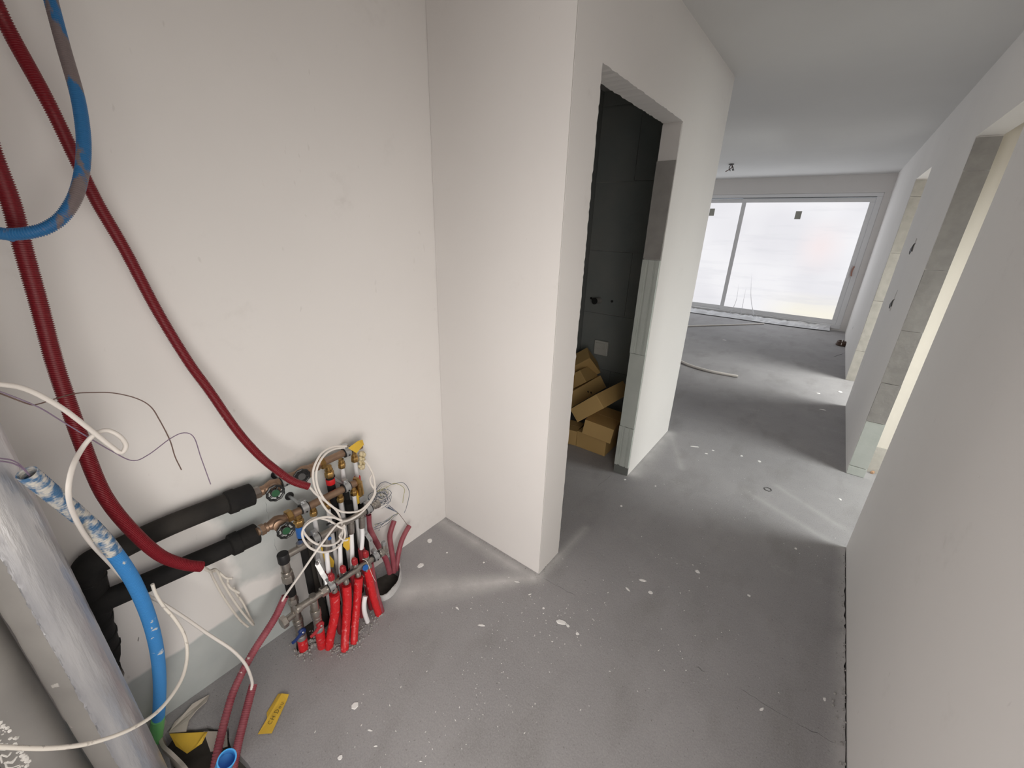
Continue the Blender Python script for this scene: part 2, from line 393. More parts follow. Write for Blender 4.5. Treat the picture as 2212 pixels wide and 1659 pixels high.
def rough_line(a, b, n, amp):
    """points from a to b (b left out), inner ones shaken sideways"""
    a, b = V((*a, 0)), V((*b, 0)); d = (b-a).normalized(); q = V((-d.y, d.x, 0)); out = []
    for i in range(n):
        p = a.lerp(b, i/n)
        if 0 < i: p = p + q*random.uniform(-amp, amp) + d*random.uniform(-.3, .3)*((b-a).length/n)
        out.append((p.x, p.y))
    return out
def rough_poly(P, n, amp):
    out = []
    for i in range(len(P)): out += rough_line(P[i], P[(i+1) % len(P)], n, amp)
    return out
def slit(a, b, w_, n=7):
    """thin ragged crack between two 2-D points"""
    A = V((*a, 0)); B = V((*b, 0)); q = (B-A).normalized(); q = V((-q.y, q.x, 0)); up = []; dn = []
    for i in range(n+1):
        p = A.lerp(B, i/n) + q*random.uniform(-.004, .004)*(0 < i < n); h = w_*(.15 if i in (0, n) else random.uniform(.35, 1.))
        up.append(p+q*h/2); dn.append(p-q*h/2)
    return [(p.x, p.y) for p in up+dn[::-1]]

# ================================================================== SETTING
# ---- floor with its pits and cracks
def f2(px, py): p = PZ(px, py); return (p.x, p.y)
pit_left = rough_poly([f2(*q) for q in ((350, 1592), (368, 1572), (446, 1566), (494, 1572), (498, 1612), (536, 1650), (560, 1720), (470, 1790), (385, 1720))], 3, .004)
pit_mid = rough_poly([f2(*q) for q in ((642, 1409), (674, 1393), (701, 1360), (716, 1330), (742, 1300), (750, 1272), (700, 1266), (655, 1318), (640, 1360))], 4, .004)
pit_right = rough_poly([f2(*q) for q in ((822, 1296), (846, 1284), (862, 1256), (862, 1232), (846, 1218), (812, 1232), (800, 1268))], 3, .003)
cracks = [slit(f2(1597, 1487), f2(1712, 1556), .004, 9), slit(f2(1716, 1559), f2(1806, 1606), .003, 7), slit(f2(1496, 1435), f2(1524, 1452), .005, 4),
          slit(f2(1172, 1249), f2(1245, 1288), .003, 8), slit(f2(1250, 1291), f2(1300, 1318), .002, 6), slit(f2(1290, 1052), f2(1322, 1024), .003, 5),
          slit(f2(1800, 771), f2(1822, 764), .012, 5)]
edge = [(-4.6, -2.4), (.425, -2.4)]
y = -2.3
while y < 2.5:
    edge.append((.4235-random.choice((0, .001, .002, .003, .006 if y < 2.2 else .002)), y)); y += random.uniform(.015, .05)
edge += [(.425, 2.52), (4.6, 2.52), (4.6, 9.3), (-4.6, 9.3)]
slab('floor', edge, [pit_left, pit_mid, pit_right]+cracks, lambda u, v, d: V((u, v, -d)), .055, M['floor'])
MB().box((-4.6, -2.4, -.10), (.6, 9.3, -.055)).build('floor_underlay', M['pit'], smooth=False, kind='structure')
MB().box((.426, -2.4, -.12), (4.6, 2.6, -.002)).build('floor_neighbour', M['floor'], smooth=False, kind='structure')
# ---- ceiling
MB().box((-4.6, -2.4, ZC), (4.6, 9.4, ZC+.15)).build('ceiling', M['ceil'], smooth=False, kind='structure')
# ---- left wall, with the broken-out hole behind the black elbows
def wl(px, py): p = PX(px, py, XL); return (p.y, p.z)
hole = rough_poly([wl(*q) for q in ((170, 1200), (225, 1215), (240, 1290), (243, 1318), (246, 1360), (252, 1390), (248, 1412), (262, 1440), (278, 1478), (262, 1472), (236, 1426), (200, 1400), (165, 1330))], 3, .006)
j1 = slit(wl(573, 1085), wl(578, 1108), .0011, 4); j2 = slit(wl(580, 1112), wl(590, 1155), .0011, 5); j3 = slit(wl(592, 1160), wl(600, 1196), .0014, 4)
chips = [[wl(*q) for q in ((297, 1384), (299, 1376), (300.5, 1377), (299, 1386))]]
slab('wall_left', [(-2.4, -.05), (YC+.1, -.05), (YC+.1, ZC), (-2.4, ZC)], [hole, j1, j2, j3]+chips, lambda u, v, d: V((XL-d, u, v)), .08, M['paint_left'])
MB().box((-1.62, -2.4, -.1), (-1.52, YC+.1, ZC)).build('wall_left_backing', M['pit'], smooth=False, kind='structure')
# ---- short return wall, wall with the closet door, hall end
MB().box((XL+.0015, YC, -.05), (XD-.10, YC+.12, ZC)).box((XD-.1001, YC, -.05), (XD-.0022, YC+.0021, ZC)).build('wall_return', M['paint'], smooth=False, kind='structure')
MB().box((XD-.01, YC+.0016, -.05), (XD-.0016, YC+.02, ZC)).build('trim_4', mat('corner_bead_joint', (.22, .20, .18), .8), smooth=False, kind='structure')
D0, D1, DH = 1.492, 2.412, 2.108
door = [(YC+.0022, -.05), (D0, -.05)]
door += rough_line((D0, -.05), (D0, 1.05), 50, .0016)[1:]+rough_line((D0, 1.05), (D0+.004, DH), 70, .0034)
door += rough_line((D0+.004, DH+.006), (D1, DH), 46, .0022)+[(D1, DH)]+rough_line((D1, DH), (D1, -.05), 40, .0025)[1:]+[(D1, -.05), (3.27, -.05), (3.27, ZC), (YC+.0022, ZC)]
slab('wall_closet_front', door, [], lambda u, v, d: V((XD-d, u, v)), .10, M['paint'])
MB().box((-4.5, 3.15, -.05), (XD-.1, 3.27, ZC)).build('wall_hall_end', M['paint'], smooth=False, kind='structure')
MB().box((-.885, 3.10, -.05), (XD-.0005, 3.2705, ZC)).build('wall_hall_corner', M['paint'], smooth=False, kind='structure')
MB().box((-1.73, YC+.1, -.05), (-1.61, 3.16, ZC)).build('wall_closet_side', M['closet'], smooth=False, kind='structure')
# closet back wall: gypsum blocks with adhesive joints
cw = MB().box((-1.61, 3.135, -.05), (-.885, 3.15, ZC)).build('wall_closet_back', M['closet_joint'], smooth=False, kind='structure')
zs = [0.0, .455, .93, 1.425, 1.915, 2.40, 2.5]; xo = [-1.30, -1.02, -1.24, -1.13, -1.30, -1.1]
for i in range(6):
    for a_, b_ in ((-1.61, xo[i]), (xo[i], -.885)):
        MB().box((a_+.004, 3.127+random.uniform(0, .002), zs[i]+.004), (b_-.004, 3.137, zs[i+1]-.004)).build('gypsum_block', M['closet'], cw, smooth=False)
# lining of the closet door jamb: raw blocks one above another
jamb = thing('trim_1', (XD-.05, D1, 0), None, None); jamb['kind'] = 'structure'
def jb(z0, z1, material, groove=False, y0=D1-.012, x0=-.886, x1=-.787):
    b = MB()
    if not groove: b.box((x0, y0, z0), (x1, D1+.004, z1), jit=.0012)
    else:
        for k, (u, v_, q) in enumerate(((0, .22, 0), (.22, .38, .007), (.38, .70, .001), (.70, .80, .007), (.80, 1, 0))):
            b.box((x0+(x1-x0)*u, y0+q, z0), (x0+(x1-x0)*v_, D1+.004, z1))
    b.build('gypsum_block', material, jamb, smooth=False)
jb(1.935, 2.10, M['paint'], y0=D1-.004); jb(1.437, 1.932, M['raw']); jb(.872, 1.432, M['green'], True, y0=D1-.02)
jb(.363, .869, M['green'], y0=D1-.014); jb(.062, .360, M['green'], True, y0=D1-.018); jb(-.01, .060, M['plinth'], y0=D1-.014)
# ---- right wall with two doorways and chased slots
def wr(px, py): p = PX(px, py, XR); return (p.y, p.z)
A0, A1, B0, B1 = 2.53, 3.477, 5.0, 5.996
def mslot(px, py, L_, w_): y_, z_ = wr(px, py); return [(y_+w_*random.uniform(.3, 1)*math.cos(q), z_+L_*math.sin(q)*random.uniform(.8, 1.1)) for q in [2*PI*k/9 for k in range(9)]]
rwp = [(-2.4, -.1), (-.60, -.1), (-.60, 2.1), (.68, 2.1), (.68, -.1), (A0, -.1), (A0, 2.105), (A1, 2.105), (A1, -.1), (B0, -.1), (B0, 2.13), (B1, 2.13), (B1, -.1), (9.4, -.1), (9.4, ZC), (-2.4, ZC)]
slots = [mslot(1975, 530, .055, .085), mslot(1930, 650, .10, .05), mslot(2115, 1030, .004, .003), mslot(1842, 709, .03, .04)]
slab('wall_right', rwp, slots, lambda u, v, d: V((XR+d, u, v)), .103, M['paint'])
for i, (ya, yb, zb) in enumerate(((4.18, 4.48, 1.0), (7.45, 7.75, .2))):
    MB().box((XR+.06, ya, zb), (XR+.095, yb, zb+.75)).build('trim_%d' % (8+i), M['pit'], smooth=False, kind='structure')
def jamb_blocks(name, yj, zs_, mats, x0=XR+.002, x1=XR+.101):
    t = thing(name, (XR+.08, yj, 0), None, None); t['kind'] = 'structure'
    for k in range(len(zs_)-1):
        MB().box((x0, yj-.010-random.uniform(0, .003), zs_[k]+.002), (x1, yj+.003, zs_[k+1]-.002), jit=.0015).build('gypsum_block', mats[k], t, smooth=False)
jamb_blocks('trim_2', A1, [0, .068, .42, .70, 1.05, 1.42, 1.94, 2.10], [M['green'], M['green'], M['raw'], M['raw'], M['raw'], M['raw'], M['raw']])
jamb_blocks('trim_3', B1, [0, .36, .93, 1.43, 1.97, 2.12], [M['raw_bright']]*5)
# ---- far wall with the sliding window
slab('wall_far', [(-4.6, -.05), (.5, -.05), (.5, ZC), (-4.6, ZC)], [[(-3.7, .03), (.34, .03), (.34, 2.235), (-3.7, 2.235)]], lambda u, v, d: V((u, YF+d, v)), .25, M['paint'])
win = thing('window_1', (-1.6, YF+.03, .03), None, None); win['kind'] = 'structure'
def bar(n, lo, hi, mm='frame', par=None): return MB().box(lo, hi).build(n, M[mm], par or win, smooth=False, bevel=.006)
yo = YF+.02
bar('frame_head', (-3.7, yo, 2.175), (.34, yo+.12, 2.235)); bar('frame_sill', (-3.7, yo-.03, .03), (.34, yo+.12, .10))
bar('frame_jamb', (.265, yo, .10), (.34, yo+.12, 2.175)); bar('frame_jamb', (-3.7, yo, .10), (-3.62, yo+.12, 2.175))
bar('gasket_line', (-3.62, yo-.002, 2.165), (.265, yo+.01, 2.175), 'gasket')
def sash(x0, x1, y0, st):
    z0, z1 = .10, 2.165
    bar('sash_rail', (x0, y0, z1-.07), (x1, y0+.045, z1)); bar('sash_rail', (x0, y0, z0), (x1, y0+.045, z0+.075))
    bar('sash_stile', (x0, y0, z0+.075), (x0+.07, y0+.045, z1-.07)); bar('sash_stile', (x1-.07, y0, z0+.075), (x1, y0+.045, z1-.07))
    p = MB().box((x0+.07, y0+.015, z0+.075), (x1-.07, y0+.03, z1-.07)).build('pane', M['pane'], win, smooth=False)
    cx_, cz_ = st
    MB().box((cx_-.045, y0+.008, cz_-.065), (cx_+.045, y0+.015, cz_+.065)).build('sticker', M['sticker'], p, smooth=False)
sash(-1.66, .265, yo+.012, (-.73, 1.89)); sash(-3.62, -1.60, yo+.062, (-2.17, 1.93))
h = MB().box((.205, yo-.012, .90), (.232, yo+.012, 1.12)).build('window_handle', M['frame'], win, smooth=False, bevel=.004)
MB().tube([(.262, yo-.02, 1.10), (.25, yo-.03, 1.02), (.262, yo-.022, .94)], .012, 6).build('red_tape_scrap', mat('faded_red_tape', (.42, .23, .18), .7), h)
# ---- outer shells of the rooms that light the hall
MB().box((-4.6, 3.27, -.05), (-4.5, 9.4, ZC)).build('wall_living_side', M['paint'], smooth=False, kind='structure')
MB().box((.7, -.75, -.1), (.8, .85, ZC)).build('wall_side_lobby', M['cream'], smooth=False, kind='structure')
slab('wall_rear_door', [(-1.6, -.05), (-1.40, -.05), (-1.40, 2.2), (-.45, 2.2), (-.45, -.05), (.6, -.05), (.6, ZC), (-1.6, ZC)], [], lambda u, v, d: V((u, -1.62-d, v)), .10, M['paint'])  # unseen wall with an opening added for the rear lamp
MB().box((-1.6, -2.4, -.05), (.6, -2.3, ZC)).build('wall_rear', M['paint'], smooth=False, kind='structure')
MB().box((XR+.103, 3.60, -.1), (2.4, 3.70, ZC)).build('wall_between_rooms', M['cream'], smooth=False, kind='structure')
MB().box((XR+.103, 1.3, -.1), (2.4, 1.4, ZC)).build('wall_first_room', M['cream'], smooth=False, kind='structure')
MB().box((XR+.103, 8.0, -.1), (2.4, 8.1, ZC)).build('wall_second_room', M['cream'], smooth=False, kind='structure')
MB().box((2.35, 1.3, -.1), (2.45, 8.1, ZC)).build('wall_outer', M['cream'], smooth=False, kind='structure')
MB().box((XR+.104, 3.594, .0), (2.35, 3.601, .205)).build('baseboard_1', M['raw_bright'], smooth=False, kind='structure')

# ================================================================== LARGE PIPES AT THE LEFT EDGE
def vpipe(az, d): a_ = math.radians(az); return V((d*math.sin(a_), d*math.cos(a_), 0))
c1 = vpipe(-94.62, 1.215)
t = thing('ventilation_pipe', c1, 'silver foil wrapped vertical pipe beside the blue conduit', 'pipe')
prof = [(.001, .0545)]
z = .02
while z < ZC: prof.append((z, .0555+random.uniform(-.0007, .0007))); z += .03
prof.append((ZC-.001, .0555))
MB().lathe(c1, c1+V((0, 0, 1)), prof, 40).build('pipe_body', M['foil_dull'], t)
b = MB(); a_ = math.radians(-94.62)
fwd = -V((math.sin(a_), math.cos(a_), 0)); sd = V((fwd.y, -fwd.x, 0)); na, z = 34, .01; rows = 0
while z < ZC-.02:      # overlapping outer foil with a crinkled edge down the front
    for k in range(na):
        ang = math.radians(21+random.uniform(-1.6, 1.2)*(k < 2) - 165*(k/(na-1))**1.4); near = max(0, 1-k/7)
        rr = .0568 + near*random.uniform(-.0009, .0022) + random.uniform(-.00025, .00025)
        b.v.append(c1+(fwd*math.cos(ang)+sd*math.sin(ang))*rr+V((0, 0, z+random.uniform(-.002, .002)*near)))
    if rows: b.f += [((rows-1)*na+k, (rows-1)*na+k+1, rows*na+k+1, rows*na+k) for k in range(na-1)]
    rows += 1; z += .009
b.build('foil_overlap', M['foil'], t, angle=25, fix=False)
c2 = vpipe(-99.72, 1.275)
t = thing('ventilation_pipe', c2, 'dull grey vertical pipe with white plaster crust at the photo corner', 'pipe')
MB().lathe(c2, c2+V((0, 0, 1)), [(.001, .053), (.4, .0535), (.9, .053), (1.5, .0535), (ZC-.001, .053)], 36).build('pipe_body', M['foil_dull'], t)
b = MB(); a_ = math.radians(-99.9); fwd = -V((math.sin(a_), math.cos(a_), 0)); sd = V((fwd.y, -fwd.x, 0))
for k in range(260):
    z = random.uniform(.05, .75); ang = math.radians(25 + random.gauss(0, 3.) + 4*math.sin(z*23))
    b.lump(c2+(fwd*math.cos(ang)+sd*math.sin(ang))*.053+V((0, 0, z)), random.uniform(.002, .005))
for k in range(60):
    z = random.uniform(.05, .7); a0 = random.uniform(30, 40)
    q = [c2+(fwd*math.cos(math.radians(a0+j*9))+sd*math.sin(math.radians(a0+j*9)))*.0538+V((0, 0, z+j*random.uniform(-.012, .004))) for j in range(4)]
    b.tube(q, random.uniform(.0008, .002), 5, step=.006)
b.build('plaster_crust', M['plaster'], t)
b = MB(); b.lathe(V((c2.x-.08, c2.y-.125, 0)), V((c2.x-.08, c2.y-.125, 1)), [(.001, .05), (ZC-.001, .05)], 30)
b.build('ventilation_pipe', M['foil_dull'], label='grey vertical pipe behind the plaster crusted pipe, cut off by the frame', cat='pipe')

# ================================================================== BLACK INSULATED PIPES ALONG THE WALL
def insulated(label, pts, x, r, sl0, sl1, elbow, er):
    P = [PX(a_, b_, x) for a_, b_ in pts]
    t = thing('insulated_pipe', V((P[0].x, P[0].y, P[0].z-r)), label, 'pipe')
    MB().tube(P, r, 20, step=.03).build('insulation', M['black_dust'] if r > .029 else M['black'], t)
    a_, b_ = PX(*sl0, x), PX(*sl1, x); L_ = (b_-a_).length
    MB().lathe(a_, b_, [(0, r+.002), (.004, r+.008), (L_*.35, r+.009), (L_*.36, r+.006), (L_*.97, r+.007), (L_, r+.003)], 20).build('insulation_sleeve', M['black'], t)
    MB().tube([PX(a_, b_, x_) for a_, b_, x_ in elbow], lambda u: er*(1.09 if .22 < u < .26 or .47 < u < .51 or .70 < u < .74 else (.985 if .26 <= u < .275 or .51 <= u < .525 else 1.)), 20, step=.0035).build('elbow', M['black'], t)
    return t
insulated('upper black foam insulated pipe running along the left wall', [(215, 1208), (300, 1165), (380, 1129), (480, 1090), (520, 1075)], -1.385, .031, (488, 1088), (545, 1067),
          [(225, 1203, -1.385), (195, 1222, -1.382), (188, 1255, -1.385), (200, 1300, -1.40), (210, 1345, -1.45)], .036)
insulated('lower black foam insulated pipe running along the left wall', [(225, 1298), (320, 1257), (400, 1222), (480, 1187), (530, 1163)], -1.372, .029, (495, 1180), (556, 1151),
          [(235, 1296, -1.372), (205, 1312, -1.375), (210, 1350, -1.39), (225, 1395, -1.44), (235, 1430, -1.47)], .033)

# ================================================================== WATER MANIFOLDS (bronze)
def hexnut(b, p, d, r, l): return b.lathe(p, V(p)+d, [(0, r*.9), (.002, r), (l-.002, r), (l, r*.9)], 6)
UP = V((0, 0, 1)); OUT = V((1, 0, 0))
def clamp(par, c, d, r, rod=True, tilt=V((0, 0, 0))):
    """pipe clip: steel band on rubber, screw ear and wall rod"""
    d = d.normalized()
    b = MB().lathe(c-d*.011, c+d, [(0, r+.0015), (0, r+.006), (.022, r+.006), (.022, r+.0015)], 24, cap=False); b.f += []
    n = b.build('pipe_clamp', M['steel'], par)
    MB().lathe(c-d*.015, c+d, [(0, r), (0, r+.0045), (.030, r+.0045), (.030, r)], 24, cap=False).build('rubber_lining', M['rubber'], n)
    e = c + UP*(r+.011) - OUT*.006
    MB().box(e-V((.010, .009, .008)), e+V((.010, .009, .008))).cyl(e-OUT*.016, e+OUT*.016, .005, 8).build('clamp_ear', M['steel'], n, smooth=False, bevel=.002)
    s_ = c + OUT*(r+.0062)*math.cos(.35) - UP*(r+.0062)*math.sin(.35)
    MB().cyl(s_-OUT*.001, s_+OUT*.0015, .0035, 10).build('clamp_hole', M['rubber'], n)
    if rod:
        MB().cyl(V((XL, c.y-.005, c.z+r*.5)), V((c.x-r*.9, c.y-.002, c.z+r*.3)), .0055, 10).build('wall_rod', M['steel'], n)
        MB().cyl(V((XL, c.y-.005, c.z+r*.5)), V((XL+.004, c.y-.005, c.z+r*.5)), .016, 18).build('rod_washer', M['rubber'], n)
def handwheel(par, c, n, R, green=True):
    n = n.normalized(); b = MB(); a_ = n.orthogonal().normalized(); q = n.cross(a_)
    b.ring(c, n, R*.86, R*.15, 40, 8, .045, 10)
    for k in range(5):
        d = a_*math.cos(2*PI*k/5+.3)+q*math.sin(2*PI*k/5+.3); b.tube([c+d*R*.35, c+d*R*.84], R*.12, 8)
    b.lathe(c-n*R*.25, c+n, [(0, R*.30), (R*.1, R*.5), (R*.33, R*.48), (R*.36, R*.44)], 24)
    if not green: b.lathe(c-n*.004, c+n, [(0, R*.8), (.006, R*.8)], 30)
    hw = b.build('handwheel', M['wheel'], par)
    MB().lathe(c+n*R*.08, c+n, [(0, R*.44), (R*.06, R*.42)], 24).build('green_cap' if green else 'hub_cap', M['wheel_green'] if green else M['gasket'], hw)
    MB().cyl(c-n*R*1.3, c-n*R*.2, R*.2, 12).build('spindle', M['gunmetal'], hw)
def valve(par, p, d, r, n):
    """globe valve body on the bar, with bonnet along n"""
    d = d.normalized()
    b = MB().lathe(p-d*.042, p+d, [(0, r*.95), (.01, r*1.05), (.012, r*.85), (.025, r*1.15), (.042, r*1.45), (.060, r*1.15), (.070, r*.85), (.072, r*1.05), (.084, r*.95)], 20)
    b.lathe(p, p+n, [(0, r*1.0), (.022, r*1.05), (.024, r*1.2), (.032, r*1.2), (.034, r*.9)], 18)
    hexnut(b, p+d*.040, d, r*1.2, .016); hexnut(b, p-d*.056, d, r*1.2, .016)
    return b.build('valve_body', M['gunmetal'], par)
def outlet(par, top, r, drop, pipe_to, pipe_r, pmat, collar=None, collar_mat=None, big=1.):
    """compression fitting below a bar, pipe tail and coloured collar"""
    dn = (V(pipe_to)-V(top)).normalized(); L_ = .040*big
    b = MB().lathe(top, top+dn, [(0, r*.8), (L_*.3, r*.85), (L_*.32, r*1.0), (L_*.5, r*1.0), (L_*.52, r*.9)], 18); 
    o = b.build('outlet_fitting', M['brass'], par)
    hexnut(MB(), top+dn*L_*.5, dn, r*1.15, L_*.5).build('union_nut', M['brass'], o)
    MB().tube([top+dn*L_*.8, V(pipe_to)], pipe_r, 14, step=.05).build('pipe_tail', pmat, o)
    if collar:
        p = V(top).lerp(V(pipe_to), collar[0]); q = p+dn*collar[1]
        MB().lathe(p, q, [(0, collar[2]*.96), (.002, collar[2]), (collar[1]-.002, collar[2]), (collar[1], collar[2]*.96)], 18).build('collar', collar_mat, o)
xA, xB = -1.385, -1.338
def manifold_A():
    a_, e_ = PX(545, 1068, xA), PX(774, 964, xA); d = (e_-a_).normalized()
    t = thing('water_manifold', V((xA, a_.y, a_.z-.05)), 'upper bronze manifold with a yellow tape flag on its end', 'manifold')
    MB().lathe(a_, e_, [(0, .0145), ((e_-a_).length, .0145)], 20).build('bar', M['gunmetal'], t)
    hexnut(MB(), a_+d*.002, d, .021, .022).build('union_nut', M['nickel'], t)
    v1 = PX(588, 1050, xA); n = V((1, -.12, .12)).normalized(); valve(t, v1, d, .0165, n); handwheel(t, PX(595, 1065, -1.338), n, .030)
    v2 = PX(656, 1019, xA); valve(t, v2, d, .0165, V((.9, 0, .1))); handwheel(t, PX(652, 1029, -1.35), V((1, -.2, .1)), .029, False)
    hexnut(MB(), PX(690, 1003, xA), d, .024, .018).build('union_nut', M['brass'], t)
    clamp(t, PX(749, 976, xA), d, .0145, False); clamp(t, PX(614, 1039, xA), d, .0145)
    for (px, py), (qx, qy), (ex, ey), pr, pm, cl, big in (((708, 1003), (714, 1044), (754, 1260), .0155, M['black'], (.085, .024, .0175), 1.25),
                                                  ((736, 988), (744, 1045), (776, 1200), .0085, M['plastic_clear'], (.16, .018, .0135), 1.),
                                                  ((764, 975), (772, 1030), (800, 1180), .0085, M['plastic_clear'], (.17, .020, .0140), 1.)):
        top = PX(px, py, xA); bot = V((xA, top.y, .02))
        outlet(t, top-UP*.008, .0125*big, .1, bot, pr, pm, (cl[0], cl[1], cl[2]), M['red_plastic'], big)
        if pr < .01:
            k = top.lerp(bot, cl[0]+.02); MB().cyl(k, bot, .0125, 16).build('insulation', M['black'], t)
    f = MB(); q = [PX(x_, y_, -1.362) for x_, y_ in ((752, 968), (763, 960), (774, 952), (785, 961), (770, 979))]
    f.sheet(q); f.sheet([q[2], PX(783, 950, -1.37), PX(787, 963, -1.372), q[3]]); f.build('tape_flag', M['yellow'], t, smooth=False)
    b = MB()
    for k in range(34): b.lump(PX(random.uniform(777, 787), random.uniform(975, 1012), -1.40+random.uniform(-.012, .012)), random.uniform(.006, .010), 2)
    b.build('expanding_foam', M['cream_foam'], t, angle=80)
    MB().lathe(e_, e_+d, [(0, .016), (.012, .016), (.014, .012)], 16).build('end_cap', M['gunmetal'], t)
manifold_A()
def manifold_B():
    a_, e_ = PX(556, 1149, xB), PX(772, 1041, xB); d = (e_-a_).normalized()
    t = thing('water_manifold', V((xB, a_.y, a_.z-.05)), 'lower bronze manifold below the one with the yellow flag', 'manifold')
    MB().lathe(a_, e_, [(0, .0145), ((e_-a_).length, .0145)], 20).build('bar', M['gunmetal'], t)
    hexnut(MB(), a_+d*.006, d, .019, .018).build('union_nut', M['nickel'], t)
    n = V((1, -.12, .12)).normalized(); valve(t, PX(598, 1128, xB), d, .0165, n); handwheel(t, PX(618, 1146, -1.287), n, .030)
    hexnut(MB(), PX(618, 1117, xB), d, .023, .02).build('union_nut', M['brass'], t)
    clamp(t, PX(657, 1097, xB), d, .0145); clamp(t, PX(748, 1052, xB), d, .0145)
    hexnut(MB(), PX(768, 1044, xB), d, .025, .014).build('end_nut', M['brass'], t)
    MB().cyl(PX(775, 1040, xB), PX(780, 1068, xB), .013, 14, bev=.003).build('end_elbow', M['brass'], t)
    for (px, py), cl, pr, pm, big in (((641, 1106), (.135, .05, .0160), .0135, M['black'], 1.3), ((674, 1090), None, .0085, M['plastic_clear'], 1.),
                                       ((705, 1075), None, .0085, M['plastic_clear'], 1.), ((733, 1061), None, .0085, M['plastic_clear'], 1.), ((762, 1047), None, .0085, M['plastic_clear'], 1.)):
        top = PX(px, py, xB); z1 = .20 if pr > .01 else .02
        outlet(t, top-UP*.010, .0120*big, .1, V((xB-.01, top.y, z1)), pr, pm, cl, M['blue_tag'], big)
    for px, py in ((722, 1100), (753, 1085)):
        p = PX(px, py, -1.36); MB().tube([p, V((-1.372, p.y, .2)), V((-1.372, p.y, -.02))], .0165, 14, step=.05).build('insulated_tail', M['black'], t)
    q = PX(782, 1079, -1.33); MB().box(q-V((.002, .011, .016)), q+V((.002, .011, .016))).build('bracket_plate', M['steel'], t, smooth=False)
manifold_B()

# ================================================================== FLOOR HEATING MANIFOLDS (nickel)
xC, xE = -1.31, -1.245
def tower(par, xt, yt, spec):
    """stack of turned fittings, spec = [(z0, z1, radius, segments, name, material)]"""
    for z1, z0, r, sg, nm, mm in spec:
        L_ = z1-z0; MB().lathe(V((xt, yt, z1)), V((xt, yt, z0)), [(0, r*.93), (min(.003, L_*.2), r), (L_-min(.003, L_*.2), r), (L_, r*.93)], sg).build(nm, M[mm], par)
def lever(par, c, material, d):
    """butterfly lever of a ball valve"""
    n = OUT; s_ = d.normalized()
    b = MB().tube([c+OUT*.020, c+OUT*.022+s_*.016-UP*.004, c+OUT*.018+s_*.034-UP*.012, c+OUT*.014+s_*.042-UP*.014], .0062, 8)
    b.lathe(c+OUT*.010, c+OUT, [(0, .013), (.012, .014), (.016, .011)], 18)
    l_ = b.build('lever', material, par)
    MB().cyl(c+OUT*.024, c+OUT*.029, .0045, 10, bev=.001).build('lever_screw', M['steel'], l_)
